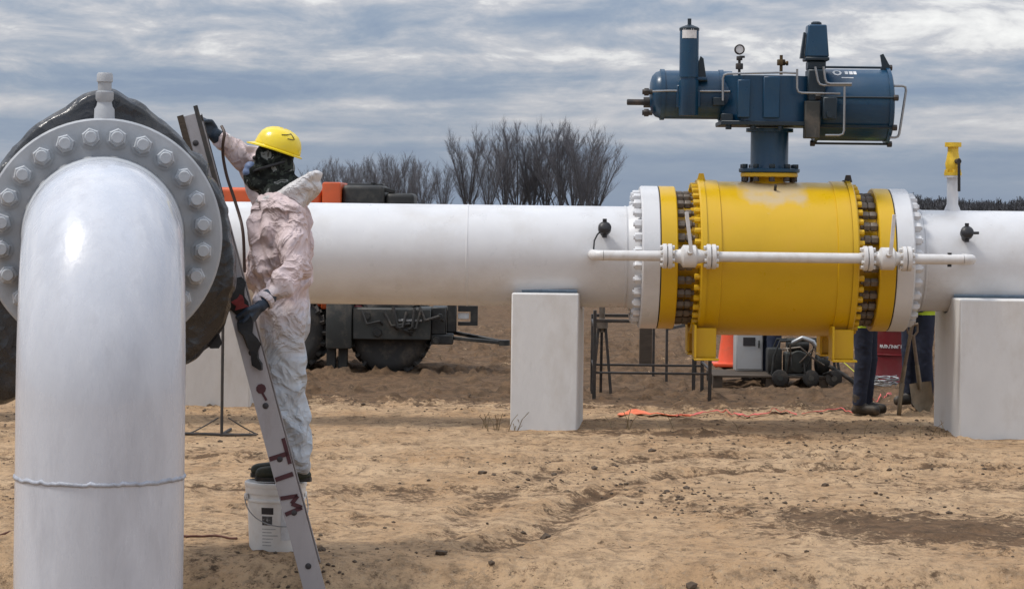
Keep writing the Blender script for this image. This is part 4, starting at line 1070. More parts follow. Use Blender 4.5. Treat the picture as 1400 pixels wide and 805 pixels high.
def hand_prims(wrist, kn, palm_n, spread_v, curl, s=1.0, thumb_side=1.0):
    """palm and five fingers: wrist -> knuckles, fingers curling towards palm_n"""
    wrist, kn, palm_n, sv = Vector(wrist), Vector(kn), Vector(palm_n).normalized(), Vector(spread_v).normalized()
    f = (kn - wrist).normalized(); P = []
    for k in (-1.1, -.4, .3, 1.0): P.append((wrist + sv * k * .014 * s, kn + sv * k * .021 * s, .017 * s, .0145 * s))
    for k, L in zip((-1.5, -.5, .5, 1.5), (.068, .082, .086, .076)):
        p = kn + sv * k * .0205 * s; d = f.copy(); 
        for seg, fr in enumerate((.46, .30, .24)):
            an = curl[seg]; ax = f.cross(palm_n).normalized(); d = Quaternion(ax, an) @ d
            q = p + d * L * fr * s; P.append((p, q, (.0112 - seg * .001) * s, (.0104 - seg * .001) * s)); p = q
    b = wrist.lerp(kn, .32) + sv * thumb_side * .030 * s; d = (f * .62 + sv * thumb_side * .62 + palm_n * .45).normalized()
    m1 = b + d * .040 * s; d2 = (f * .75 + palm_n * .75 - sv * thumb_side * .12).normalized(); m2 = m1 + d2 * .032 * s; m3 = m2 + (d2 + palm_n * .3).normalized() * .026 * s
    P += [(wrist.lerp(kn, .2), b, .015 * s, .015 * s), (b, m1, .015 * s, .0125 * s), (m1, m2, .0122 * s, .0115 * s), (m2, m3, .0112 * s, .0098 * s)]
    return P

def wrinkle(seed, amp, fr=1.0, stretch=(1, 1, 1)):
    S = Vector(stretch)
    def f(c):
        q = Vector((c.x * S.x, c.y * S.y, c.z * S.z)) * fr + Vector((seed, seed * 2, 0))
        w = Vector((noise.noise(q * 5), noise.noise(q * 5 + Vector((9, 0, 0))), noise.noise(q * 5 + Vector((0, 9, 0))))) * .09
        a = 1 - abs(noise.noise((q + w) * 9)) * 2.0; b = 1 - abs(noise.noise((q + w) * 19 + Vector((3, 3, 3)))) * 2
        return amp * (max(a, -.3) ** 3 * .7 + .35 * max(b, -.3) + noise.noise(q * 4) * .8)
    return f

# ------------------------------------------------------------------ the painter on the bucket
WD = 12.97
def build_painter():
    def W(px, py, dy=0.0):
        q = at(px, py, WD); q.y += dy; return q
    top = W(386, 656)
    t = thing('person', top, 'person in pale hooded coverall and yellow hard hat standing on the bucket', 'person')
    # joints
    hipN, hipF = W(388, 432, -.085), W(386, 432, .085)
    kneN, kneF = W(394, 540, -.10), W(376, 532, .10)
    ankN, ankF = W(409, 626, -.085), W(398, 626, .085)
    shN, elN, wrN = W(399, 296, -.17), W(411, 366, -.30), W(373, 408, -.47)
    shF, elF, wrF = W(366, 288, .16), W(338, 222, .24), W(299, 191, .14)
    prims = [
        (W(386, 430), (.145, .155, .13)),
        (W(387, 440), W(384, 370), .150, .150, (1.0, 1.12, 1)),
        (W(384, 370), W(382, 318), .160, .165, (1.0, 1.18, 1)),
        (W(382, 320), W(380, 292), .160, .125, (1.0, 1.35, 1)),
        (W(372, 320), W(360, 372), .10, .10, (1, 1.3, 1)),
        (W(381, 290), W(377, 262), .105, .075),
        (W(394, 305), W(402, 380), .115, .10, (1, 1.3, 1)),
        # legs
        (hipN, kneN, .128, .108), (kneN, ankN, .108, .080), (hipF, kneF, .128, .108), (kneF, ankF, .108, .078),
        (W(368, 470, -.05), W(380, 525, -.07), .080, .070), (W(400, 590, -.088), W(407, 618, -.085), .090, .078),
        # arms
        (shN, elN, .086, .072), (elN, wrN, .074, .050), (shN, W(393, 290, -.10), .09, .11),
        (shF, elF, .086, .076), (elF, wrF, .076, .048), (W(380, 285, .08), shF, .11, .09),
    ]
    w0 = cloth(4, .040)
    me = fuse('coverall', prims, .0068, 7, top, coverall_mat, w0)
    link('coverall', me, t)
    # hood lying back off the neck: a soft collar and a stiff open pouch behind it
    P = []
    for k in range(22):
        a = 2 * math.pi * k / 22; b = W(380, 270)
        bk = max(math.cos(a), 0)
        q = Vector((b.x + .098 * math.cos(a) + .01, b.y + .105 * math.sin(a), b.z + .030 * math.cos(a) + .004))
        P.append((q, (.030 + .012 * bk, .032, .026 + .010 * bk)))
    for k in range(15):
        u = -1 + 2 * k / 14; w = 1 - .35 * u * u
        b0, b1, b2 = W(396, 268), W(414, 260), W(438, 238)
        e = Vector((0, u * .105, 0)); e2 = Vector((-.030 * u * u, u * .125, -.012 * u * u))
        P += [(b0 + e, b1 + e2, .045, .052), (b1 + e2, b2 + e2 * 1.02 + Vector((-.02 * u * u, 0, 0)), .050, .018), (W(410, 275) + e, W(430, 256) + e2, .045, .036)]
    link('hood', fuse('hood', P, .008, 3, top, hood_mat, cloth(12, .016)), t)
    # head in a camouflage face cover
    hc = W(373, 222)
    hp = [(hc + Vector((.010, 0, .030)), (.105, .080, .098)), (hc + Vector((-.035, 0, -.045)), (.072, .066, .078)), (hc + Vector((-.095, 0, -.020)), (.030, .022, .026)), (hc + Vector((.045, 0, -.03)), (.075, .07, .08)),
          (hc + Vector((.02, 0, -.09)), W(379, 270), .085, .10), (hc + Vector((-.04, 0, -.11)), (.085, .075, .055)), (W(352, 247), W(396, 258), .060, .080), (W(348, 240), (.062, .058, .07))]
    link('head_cover', fuse('head_cover', hp, .008, 3, top, camo, cloth(9, .018)), t)
    hp = [(hc + Vector((-.118, 0, -.026)), (.034, .05, .030)), (hc + Vector((-.128, 0, -.055)), (.034, .052, .032))]
    link('dust_mask', fuse('dust_mask', hp, .006, 3, top, mask_blue), t)
    for s in (-1, 1): MB().ball(hc + Vector((-.095, s * .032, .022)), (.012, .016, .012), 10, 8).build('eye', print_dark, t)
    m = MB(); pts = [hc + Vector((.108 * math.cos(a) - .005, .088 * math.sin(a), -.02 + .035 * math.cos(a))) for a in np.linspace(-2.6, 2.6, 24)]
    m.tube(pts, .008, 6); m.build('mask_strap', black_fit, t)
    # hard hat: shell, brim, ridge
    tilt = Quaternion((0, 1, 0), R(18))
    c = hc + Vector((.022, 0, .066)); vv = []
    m = MB(); n = 40; prof = [(0.0, .002), (.0, .035)]
    rows = [(z, r) for z, r in ((.118, .006), (.116, .030), (.108, .056), (.094, .079), (.072, .096), (.045, .106), (.018, .111), (0, .113), (-.004, .110))]
    for z, r in rows:
        for k in range(n):
            a = 2 * math.pi * k / n; vv.append(c + tilt @ Vector((r * 1.14 * math.cos(a), r * .98 * math.sin(a), z + (.004 if abs(math.sin(a)) < .2 and z > .03 else 0))))
    m.add(vv, [(j * n + k, j * n + (k + 1) % n, (j + 1) * n + (k + 1) % n, (j + 1) * n + k) for j in range(len(rows) - 1) for k in range(n)] + [tuple(range(n))])
    hat = m.build('hard_hat', hat_yellow, t, ang=50)
    m = MB(); vv = []
    for rr, z in ((1.0, -.001), (1.0, .006), (1.09, .001), (1.085, -.006)):
        for k in range(n):
            a = 2 * math.pi * k / n; fr = max(-math.cos(a), 0) ** 2
            vv.append(c + tilt @ Vector(((.113 * 1.14 * rr + (.028 * fr if rr > 1 else 0)) * math.cos(a), .113 * .98 * rr * math.sin(a), z - (.010 * fr if rr > 1 else 0))))
    m.add(vv, [(j * n + k, j * n + (k + 1) % n, ((j + 1) % 4) * n + (k + 1) % n, ((j + 1) % 4) * n + k) for j in range(4) for k in range(n)])
    m.build('brim', hat_yellow, hat, ang=60)
    m = MB()
    for a0, z0, a1, z1 in ((-.22, .085, .10, .105), (.10, .105, .16, .080), (-.05, .075, .12, .078)):
        def S(u, z):
            r = float(np.interp(z, [q[0] for q in rows][::-1], [q[1] for q in rows][::-1])) + .0025
            a = -math.pi / 2 + u * 2.0; return c + tilt @ Vector((r * 1.14 * math.cos(a), r * .98 * math.sin(a), z))
        m.tube([S(a0 + (a1 - a0) * i / 5 + .25, z0 + (z1 - z0) * i / 5) for i in range(6)], .0022, 5)
    m.build('scuff_mark', print_dark, hat)
    # gloves
    r0 = LBASE + LUP * ((W(0, 438).z - LBASE.z) / LUP.z) + LWD * .055
    P = hand_prims(wrN + (wrN - elN).normalized() * .03, wrN + Vector((-.062, -.055, -.088)), (-.6, .45, -.1), (.05, .7, -.35), (.35, .9, .8), 1.22, -1.0)
    P += [(wrN + (elN - wrN).normalized() * .035, wrN + (wrN - elN).normalized() * .03, .046, .036)]
    link('glove', fuse('glove', P, .0055, 3, top, glove), t)
    P = hand_prims(wrF + (wrF - elF).normalized() * .035, wrF + (wrF - elF).normalized() * .105 + Vector((0, 0, .004)), (-.15, -.75, -.3), (.12, .1, .8), (.3, 1.0, .8), 1.12, 1.0)
    P += [(wrF + (elF - wrF).normalized() * .01, wrF + (wrF - elF).normalized() * .045, .044, .040)]
    link('glove', fuse('glove', P, .0055, 3, top, glove), t)
    # elastic cuffs
    for w, e in ((wrN, elN), (wrF, elF)):
        d = (w - e).normalized(); m = MB(); m.lathe([(-.03, .048), (-.015, .053), (.0, .050), (.010, .046)], w, d, 20, cap=False); m.build('cuff', coverall_mat if w is wrN else hood_mat, t)
    # boots
    for a, dy in ((ankN, -.085), (ankF, .085)):
        x = a.x; z = top.z + .004
        hp = [(Vector((x + .005, a.y, z + .125)), Vector((x + .005, a.y, z + .05)), .060, .056), (Vector((x - .02, a.y, z + .052)), Vector((x - .185, a.y, z + .040)), .050, .040, (1, .95, .9)), (Vector((x + .02, a.y, z + .034)), (.055, .048, .034))]
        if dy < 0: hp = [tuple(q) for q in hp]
        bo = link('boot', fuse('boot', hp, .008, 3, top, boot_green), t)
        m = MB(); m.prism([(.068, -.034), (.076, 0), (.068, .034), (-.08, .042), (-.16, .046), (-.215, .03), (-.226, 0), (-.215, -.03), (-.16, -.046), (-.08, -.042)], (x, a.y, z + .001), (1, 0, 0), (0, 1, 0), (0, 0, .022)); m.build('sole', rubber, bo, ang=30)
    # paint hose held by the raised hand
    pts = [W(300, 172, .10), W(305, 182, .06), W(303, 196, .06), W(302, 214, .10), W(307, 240, .10), W(316, 266, .08), W(326, 294, .04), W(331, 310, .0), W(334, 330, -.03), W(336, 372, -.06)]
    def cr(P_, k=5):
        o = []
        for i in range(len(P_) - 1):
            p0, p1, p2, p3 = P_[max(i - 1, 0)], P_[i], P_[i + 1], P_[min(i + 2, len(P_) - 1)]
            for j in range(k):
                f = j / k; o.append(.5 * ((2 * p1) + (p2 - p0) * f + (2 * p0 - 5 * p1 + 4 * p2 - p3) * f * f + (3 * p1 - p0 - 3 * p2 + p3) * f ** 3))
        return o + [P_[-1]]
    pp = cr(pts); MB().tube(pp, .0085, 8).solo('paint_hose', hose_dark, pp[-1], 'thin dark hose looped over the raised wrist of the painter', 'hose')
build_painter()

def build_bucket():
    p = at(376, 752, WD); g = gz(p.x, WD)
    zt = at(376, 656, WD).z
    H = zt - g + .0; t = thing('bucket', (p.x, WD, g), 'white plastic pail with lid and dark printed label under the boots', 'bucket')
    s = H / .378
    MB().lathe([(-.01, .133), (.004, .137), (.25 * s, .149), (.268 * s, .149), (.268 * s, .158), (.276 * s, .160), (.284 * s, .158), (.284 * s, .151), (.312 * s, .152), (.312 * s, .160), (.32 * s, .161), (.345 * s, .161)], (p.x, WD, g), (0, 0, 1), 48).build('pail_body', pail_plastic, t)
    MB().lathe([(.345 * s, .163), (.362 * s, .167), (.372 * s, .165), (.3765 * s, .158), (.372 * s, .150), (.370 * s, .02)], (p.x, WD, g), (0, 0, 1), 48).build('lid', pail_plastic, t)
    # wire bail hanging on the left, with its ears
    for a in (-2.75, .4):
        q = Vector((p.x + .158 * math.cos(a), WD + .158 * math.sin(a), g + .292 * s)); MB().lathe([(0, .02), (.012, .02), (.014, .012)], q, (math.cos(a), math.sin(a), 0), 12).build('ear', pail_plastic, t)
    pts = []
    for k in range(25):
        f = k / 24; a = -2.75 + f * 3.15; sg = math.sin(math.pi * f)
        pts.append(Vector((p.x + (.172 + .004 * sg) * math.cos(a) * 1.0, WD + (.172 + .006 * sg) * math.sin(a), g + (.292 - .15 * sg ** .7) * s)))
    MB().tube(pts, .003, 6).build('wire_handle', tubing_steel, t)
    # printed label, wrapped on the wall
    def patch(m, a0, a1, z0, z1, e=.0016, n=6):
        vv = []
        for k in range(n + 1):
            a = a0 + (a1 - a0) * k / n
            for z in (z0, z1):
                r = .137 + .012 * z / .25 + e; vv.append((p.x + r * math.cos(a), WD + r * math.sin(a), g + z * s))
        m.add(vv, [(2 * k, 2 * k + 2, 2 * k + 3, 2 * k + 1) for k in range(n)])
    f = -math.pi / 2
    m = MB(); patch(m, f - .42, f + .02, .205, .242); m.build('label_print', print_dark, t, ang=0)
    m = MB(); lp = mat('label_ink', (.06, .06, .062), .6, var=.5, vscale=60, dirt=((.5, .5, .5), .9, 55))
    patch(m, f - .40, f - .02, .145, .195, .0018); m.build('label_picture', lp, t, ang=0)
    gr = mat('label_grey', (.36, .36, .37), .6, var=.2, vscale=50, dirt=((.6, .6, .6), .8, 60))
    m = MB()
    for k in range(6): patch(m, f - .40, f + random.uniform(-.1, .25), .03 + .018 * k, .036 + .018 * k, .0017)
    m.build('label_text', gr, t, ang=0)
    m = MB(); patch(m, f + .30, f + .75, .06, .235, .0015); m.build('label_panel', mat('label_pale', (.52, .53, .55), .6, var=.15, vscale=30), t, ang=0)
build_bucket()

# ------------------------------------------------------------------ things behind the pipe
def gdepth(px, py): return FPX * CAM_H / (py - (HY + (px - HX) * math.tan(ROLL)))
def foot(px, py):
    d = gdepth(px, py); p = at(px, py, d); return Vector((p.x, d, gz(p.x, d)))

def build_machine():
    D = 27.0; s = FPX / D
    def xx(px): return (px - 700) / s
    def zz(py, px=480): return at(px, py, D).z
    t = thing('towed_machine', (xx(480), D + .5, 0), 'orange and black towed machine on big muddy tyres behind the pipe', 'machine')
    wr, ww = .44, .34
    for cx in (xx(394), xx(536)):
        for y in (D + .02, D + 1.5):
            m = MB(); c = (cx, y, wr - .02)
            prof = [(-ww / 2 + .02, wr * .60), (-ww / 2, wr * .70), (-ww / 2 + .01, wr * .86), (-ww / 2 + .05, wr * .95), (0, wr * .97), (ww / 2 - .05, wr * .95), (ww / 2 - .01, wr * .86), (ww / 2, wr * .70), (ww / 2 - .02, wr * .60)]
            m.lathe(prof, c, (0, 1, 0), 40)
            w = m.build('wheel', rubber, t)
            lug = MB()
            for k in range(22):
                for sg in (-1, 1):
                    a = 2 * math.pi * (k + .5 * (sg > 0)) / 22; a2 = a + .16
                    p0 = Vector((c[0] + math.cos(a) * wr * .965, y + sg * .15, c[2] + math.sin(a) * wr * .965)); p1 = Vector((c[0] + math.cos(a2) * wr * .98, y + sg * .01, c[2] + math.sin(a2) * wr * .98))
                    lug.bar(p0, p1, .035, .05, up=(math.cos(a), 0, math.sin(a)))
            lug.build('tread', rubber, w, ang=20)
            m = MB(); m.lathe([(-ww / 2 + .03, wr * .60), (-ww / 2 + .05, wr * .52), (-ww / 2 + .10, wr * .50), (-ww / 2 + .10, wr * .22), (-ww / 2 + .04, wr * .2), (-ww / 2 + .03, wr * .1)], c, (0, 1, 0), 28); m.build('rim', machine_grey, w)
    # chassis
    m = MB()
    for y in (D + .30, D + 1.2): m.span((xx(280), y, zz(445)), (xx(600), y + .10, zz(425)), bev=.008)
    for px in (330, 465, 590): m.span((xx(px) - .05, D + .40, zz(443)), (xx(px) + .05, D + 1.2, zz(428)), bev=.005)
    m.build('chassis', machine_black, t)
    m = MB(); m.span((xx(486), D - .25, zz(462)), (xx(592), D - .19, zz(420)), bev=.01); m.span((xx(486), D - .19, zz(424)), (xx(592), D + .3, zz(419)), bev=.006); m.build('mudguard', machine_grey, t)
    m = MB(); m.span((xx(548), D - .275, zz(437)), (xx(580), D - .252, zz(434)), bev=.002); m.build('guard_trim', tubing_steel, t)
    m = MB(); m.span((xx(450), D - .28, zz(475)), (xx(485), D + .1, zz(405)), bev=.02, seg=2); m.build('tool_box', machine_grey, t)
    m = MB()
    for px in (456, 472): m.span((xx(px) - .05, D - .12, -.02), (xx(px) + .05, D + .02, zz(473)), bev=.008)
    m.span((xx(446), D - .2, -.02), (xx(480), D + .1, .025), bev=.006); m.build('stabiliser_leg', machine_black, t)
    m = MB(); m.span((xx(592), D - .2, zz(468)), (xx(622), D + .2, zz(455)), bev=.01); m.span((xx(592), D - .15, zz(455)), (xx(612), D + .4, zz(418)), bev=.01); m.span((xx(613), D - .1, zz(452)), (xx(626), D + .1, zz(414)), bev=.01); m.build('hitch_frame', machine_black, t)
    m = MB(); m.bar((xx(600), D - .05, zz(458)), (xx(690), D - .3, zz(464)), .04, .04, .006); m.bar((xx(600), D + .5, zz(452)), (xx(688), D - .25, zz(463)), .04, .04, .006); m.lathe([(-.03, .06), (.03, .06)], (xx(692), D - .3, zz(464)), (0, 0, 1), 16); m.build('drawbar', machine_black, t)
    m = MB(); m.span((xx(628), D - .02, zz(443)), (xx(655), D + .03, zz(438))); m.span((xx(628), D - .02, zz(424)), (xx(655), D + .03, zz(416))); m.span((xx(645), D - .021, zz(438)), (xx(655), D + .031, zz(424))); m.build('lamp_bracket', machine_black, t)
    m = MB(); m.span((xx(628), D - .0, zz(434)), (xx(643), D + .02, zz(426)), bev=.003); m.build('number_plate', print_white, t)
    rr = random.Random(6)
    for k in range(7):
        x0 = rr.uniform(488, 600); x1 = x0 + rr.uniform(-40, 40); y0 = rr.uniform(412, 425); y1 = rr.uniform(425, 466)
        pts = [Vector((xx(x0), D - .26 - rr.uniform(0, .05), zz(y0))), Vector((xx(x0 * .7 + x1 * .3), D - .32, zz((y0 + y1) / 2 + 8))), Vector((xx(x1), D - .29, zz(y1 - 6))), Vector((xx(x1 + 6), D - .22, zz(y1)))]
        MB().tube(pts, rr.uniform(.012, .022), 7).build('hydraulic_hose', rubber, t)
    for px, py in ((505, 430), (520, 452), (566, 448), (604, 430), (600, 462)):
        MB().hexn((xx(px), D - .26, zz(py)), (0, 1, 0), rr.uniform(.03, .05), .06).build('fitting', machine_black, t)
    # upper body: orange housing, black engine cover and counterweight
    m = MB(); m.span((xx(283), D + .15, zz(424)), (xx(438), D + 1.35, zz(257, 400)), bev=.05, seg=3); m.build('housing', machine_orange, t)
    m = MB(); m.span((xx(439), D + .10, zz(424)), (xx(465), D + 1.4, zz(249, 450)), bev=.025, seg=2); m.build('bulkhead', machine_orange, t)
    m = MB(); m.span((xx(466), D + .2, zz(424)), (xx(524), D + 1.3, zz(253, 500)), bev=.05, seg=3); m.span((xx(470), D + .5, zz(256, 480)), (xx(520), D + .9, zz(250, 490)), bev=.015, seg=2); m.build('engine_cover', machine_black, t)
    m = MB(); m.span((xx(525), D + .25, zz(424)), (xx(565), D + 1.2, zz(264, 550)), bev=.05, seg=3); m.build('counterweight', machine_black, t)
    m = MB(); m.cyl((xx(505), D + .5, zz(262)), (xx(507), D + .5, zz(249)), .035, n=12); m.build('exhaust', machine_black, t)
    MB().bar((xx(515), D + .3, zz(256)), (xx(538), D + .3, zz(262)), .05, .05, .01).build('intake_pipe', machine_black, t)
    m = MB(); m.span((xx(487), D - .10, zz(424)), (xx(500), D - .04, zz(417)), bev=.003); m.build('tail_lamp', red_drum, t)
build_machine()

def build_stand():
    a = foot(303, 596)
    t = thing('rod_stand', a, 'thin steel rod on a low welded base beside the ladder', 'stand')
    MB().cyl(a + Vector((0, 0, 0)), a + Vector((0, 0, 1.02)), .012, n=10).build('rod', dark_steel, t)
    m = MB()
    for dx, dy in ((-.30, -.05), (.28, -.02), (.02, .45)):
        e = a + Vector((dx, dy, 0)); e.z = gz(e.x, e.y) + .012; m.cyl(a + Vector((0, 0, .015)), e, .012, n=8)
    m.build('base_bar', dark_steel, t)
    m = MB()
    for s in (-1, 1):
        pts = [a + Vector((s * (.04 + .24 * f), .1, .13 * (1 - f) ** 1.2 + .01)) for f in np.linspace(0, 1, 8)]; m.tube(pts, .006, 6)
    m.build('wire_brace', dark_steel, t)
build_stand()

def build_trestle():
    A_, B_ = foot(812, 546), foot(970, 548); C_, E_ = foot(893, 517), foot(948, 538)
    t = thing('steel_trestle', A_, 'dark steel pipe trestle standing under the yellow valve', 'trestle')
    corners = [A_, B_, Vector((B_.x + .02, B_.y + 1.2, 0)), Vector((A_.x + .02, A_.y + 1.2, 0))]
    H = .78
    for c in corners + [Vector((E_.x, E_.y, 0))]:
        c.z = gz(c.x, c.y); MB().bar(c - Vector((0, 0, .02)), c + Vector((0, 0, H if c.x > 1.5 or c.y > 23.6 else .86)), .034, .034, .004).build('leg', dark_steel, t)
    m = MB()
    zr = .26
    for i in range(4):
        a, b = corners[i].copy(), corners[(i + 1) % 4].copy(); a.z = b.z = zr if i % 2 == 0 else zr + .04; m.bar(a, b, .022, .022, .003)
    m.build('lower_rail', dark_steel, t)
    m = MB()
    for i in range(4):
        a, b = corners[i].copy(), corners[(i + 1) % 4].copy(); a.z = b.z = H - (0 if i % 2 == 0 else .05) - .02; m.bar(a, b, .032, .032, .003)
    m.build('top_rail', dark_steel, t)
    # second, smaller stand with a screw jack
    q = foot(809, 545)
    q = foot(822, 536); t2 = thing('pipe_jack', q, 'slim steel pipe jack standing close beside the narrow pier', 'jack')
    for dx, dy in ((-.06, -.05), (.06, -.03), (0, .1)): MB().bar(q + Vector((dx * 1.6, dy * 1.6, -.01)), q + Vector((dx * .6, dy * .6, .66)), .028, .028, .003).build('leg', dark_steel, t2)
    m = MB(); m.cyl(q + Vector((0, 0, .62)), q + Vector((0, 0, .93)), .03, n=12); m.lathe([(.66, .06), (.72, .06)], q, (0, 0, 1), 12); m.build('screw', raw_steel, t2)
    m = MB(); m.prism([(-.12, .12), (-.12, .06), (0, 0), (.12, .06), (.12, .12), (0, .04)], q + Vector((0, -.04, .90)), (1, 0, 0), (0, 0, 1), (0, .08, 0)); m.build('cradle', raw_steel, t2)
    # upright timber and thin frame behind
    w = foot(882, 503); m = MB(); m.span((w.x - .07, w.y - .03, w.z - .03), (w.x + .075, w.y + .03, .96), bev=.004)
    m.solo('timber_post', old_wood, w, 'short dark timber post standing upright behind the steel trestle', 'post')
    a, b = foot(893, 515), foot(911, 522); t3 = thing('light_trestle', a, 'light rusty steel trestle beside the dark timber post', 'frame')
    for c in (a, b, a + Vector((.5, .5, 0))): MB().bar(c - Vector((0, 0, .03)), c + Vector((0, 0, .62)), .028, .028, .003).build('post', dark_steel, t3)
    m = MB(); m.bar(a + Vector((0, 0, .61)), a + Vector((.5, .5, .61)), .03, .03); m.bar(a + Vector((0, 0, .585)), b + Vector((0, 0, .585)), .03, .03); m.bar(b + Vector((0, 0, .57)), a + Vector((.5, .5, .57)), .03, .03); m.build('rail', dark_steel, t3)
    m = MB(); m.span((a.x - .02, a.y + .1, .635), (a.x + .45, a.y + .4, .78), bev=.01); m.build('tray', old_wood, t3)
build_trestle()

def build_back_items():
    # traffic cone
    a = foot(997, 502); t = thing('traffic_cone', a, 'tall orange traffic cone beside the white cabinet', 'cone')
    MB().span(a + Vector((-.20, -.20, -.01)), a + Vector((.20, .20, .035)), bev=.012, seg=2).build('base', cone_orange, t)
    MB().lathe([(.03, .145), (.05, .135), (.40, .092), (.72, .038), (.735, .03), (.735, .012)], a, (0, 0, 1), 28).build('cone', cone_orange, t)
    MB().lathe([(.44, .090), (.441, .093), (.58, .070), (.581, .066)], a, (0, 0, 1), 28, cap=False).build('reflective_band', print_white, t)
    # pallet
    b = foot(1030, 530); t = thing('pallet', b, 'dark weathered timber pallet under the white cabinet', 'pallet')
    x0, x1 = b.x - .42, b.x + .78
    for k in range(5): MB().span((x0, b.y + k * .19, .105), (x1, b.y + .14 + k * .19, .128), bev=.003).build('plank', old_wood, t)
    for x in (x0 + .05, (x0 + x1) / 2, x1 - .05):
        for y in (0.06, .45, .84): MB().span((x - .05, b.y + y - .05, -.01), (x + .05, b.y + y + .05, .104), bev=.003).build('spacer_block', old_wood, t)
    # white cabinet
    c = Vector((X(1027, 25.9), 25.9, .128)); w = .145
    t = thing('control_cabinet', c, 'white metal cabinet with a dark square window on the pallet', 'cabinet')
    MB().span((c.x - w, c.y, .129), (c.x + w, c.y + .32, .80), bev=.012, seg=2).build('case', cabinet_white, t)
    MB().span((c.x - w + .012, c.y - .012, .15), (c.x + w - .012, c.y - .001, .78), bev=.003).build('door', cabinet_white, t)
    MB().span((c.x - .07, c.y - .020, .40), (c.x + .06, c.y - .0125, .49), bev=.002).build('display', print_dark, t)
    MB().span((c.x + .09, c.y - .03, .38), (c.x + .105, c.y - .0125, .46), bev=.003).build('handle', machine_grey, t)
    # portable pump / engine on small wheels
    e = foot(1100, 529); e.y = e.y; t = thing('engine_pump', e, 'dark portable engine pump with hoses on small wheels', 'pump')
    m = MB()
    for y in (-.16, .16): m.tube([e + Vector(q) for q in ((-.36, y, .10), (-.34, y, .30), (-.28, y, .46), (.22, y, .47), (.30, y, .40), (.34, y, .14), (.30, y, .09), (-.36, y, .10))], .014, 8)
    m.build('frame_tube', machine_black, t)
    m = MB(); m.span(e + Vector((-.22, -.13, .12)), e + Vector((.06, .13, .34)), bev=.03, seg=2); m.lathe([(-.15, .06), (-.14, .11), (-.10, .12), (-.10, .05)], e + Vector((-.08, -.0, .24)), (0, 1, 0), 20); m.build('engine_block', machine_grey, t)
    m = MB(); m.lathe([(-.12, .04), (-.11, .07), (.11, .07), (.12, .04)], e + Vector((-.08, 0, .41)), AX, 16); m.build('fuel_tank', machine_black, t)
    m = MB(); m.lathe([(-.08, .05), (-.06, .12), (.06, .12), (.08, .05)], e + Vector((.18, 0, .22)), AX, 20); m.cyl(e + Vector((.18, 0, .30)), e + Vector((.18, 0, .42)), .045, n=12); m.build('pump_casing', machine_black, t)
    for dx in (-.28, .04, .28):
        m = MB(); m.lathe([(-.03, .06), (-.02, .085), (.02, .085), (.03, .06)], e + Vector((dx, -.2, .080)), (0, 1, 0), 20); wl = m.build('wheel', rubber, t)
        MB().cyl(e + Vector((dx, -.236, .080)), e + Vector((dx, -.225, .080)), .03, n=12).build('hub', machine_grey, wl)
    m = MB(); m.tube([e + Vector(q) for q in ((-.15, -.16, .44), (-.05, -.22, .50), (.05, -.24, .46), (.12, -.24, .36), (.2, -.2, .3))], .026, 10); m.build('intake_hose', tubing_steel, t)
    rr = random.Random(2)
    for k in range(8):
        x0, x1 = rr.uniform(-.34, .2), rr.uniform(-.3, .34); z0, z1 = rr.uniform(.1, .48), rr.uniform(.05, .4)
        MB().tube([e + Vector(q) for q in ((x0, -.15, z0), (x0 * .6 + x1 * .4, -.21 - rr.uniform(0, .06), max(z0, z1) + .03), (x0 * .3 + x1 * .7, -.22, (z0 + z1) / 2), (x1, -.15, z1))], rr.uniform(.006, .014), 6).build('cable', rr.choice((rubber, machine_black, dark_steel, raw_steel)), t)
    MB().span(e + Vector((-.40, -.10, .13)), e + Vector((-.25, .12, .38)), bev=.02, seg=2).build('air_filter', machine_black, t)
    m = MB(); m.tube([e + Vector(q) for q in ((.24, -.1, .2), (.38, -.2, .12), (.5, -.26, .03), (.62, -.2, .02))], .022, 10); m.build('outlet_hose', rubber, t)
    # yellow strap lying over the pump
    pts = [at(x, y, 25.2) for x, y in ((1108, 470), (1114, 482), (1128, 494), (1148, 506), (1168, 517))]
    pts = [e + Vector((.10, -.20, .47)), e + Vector((.2, -.27, .40)), e + Vector((.36, -.3, .26)), e + Vector((.52, -.34, .12)), e + Vector((.66, -.36, gz(e.x + .66, e.y - .36) - e.z + .006))]
    MB().strip(pts, (0, .05, .01), .004).solo('ratchet_strap', strap_yellow, pts[-1], 'yellow strap running from the pump down to the sand', 'strap')
    # red drum
    b = foot(1226, 521); t = thing('steel_drum', b, 'dark red steel drum with white lettering behind the workers', 'drum')
    MB().lathe([(0, .275), (.01, .288), (.02, .282), (.29, .280), (.295, .290), (.305, .290), (.31, .280), (.57, .280), (.575, .290), (.585, .290), (.59, .280), (.86, .282), (.87, .288), (.88, .288), (.88, .272), (.865, .27)], b, (0, 0, 1), 40).build('shell', red_drum, t)
    m = MB()
    rr = random.Random(4)
    def pt(u, z): a = -math.pi / 2 + u; return b + Vector((.2845 * math.cos(a), .2845 * math.sin(a), z))
    u = -.85
    for k in range(13):
        w = rr.uniform(.05, .09)
        for (u0, z0, u1, z1) in ((0, 0, 0, 1), (0, 1, 1, rr.choice((0, 1, 1))), (1, 0, 1, 1), (0, .5, 1, .5))[: rr.choice((2, 3, 4))]:
            m.tube([pt(u + w * (u0 + (u1 - u0) * f), .375 + .035 * (z0 + (z1 - z0) * f)) for f in (0, .5, 1)], .0035, 4)
        u += w + .035
    m.build('lettering', print_white, t, ang=0)
    # coil of wire on the ground by the drum
    c = foot(1207, 530); m = MB(); pts = []
    for k in range(90): a = k * .42; r = .10 + .03 * math.sin(k * 1.7); pts.append(c + Vector((r * 1.3 * math.cos(a), r * math.sin(a), .02 + .0011 * k + .01 * math.sin(k))))
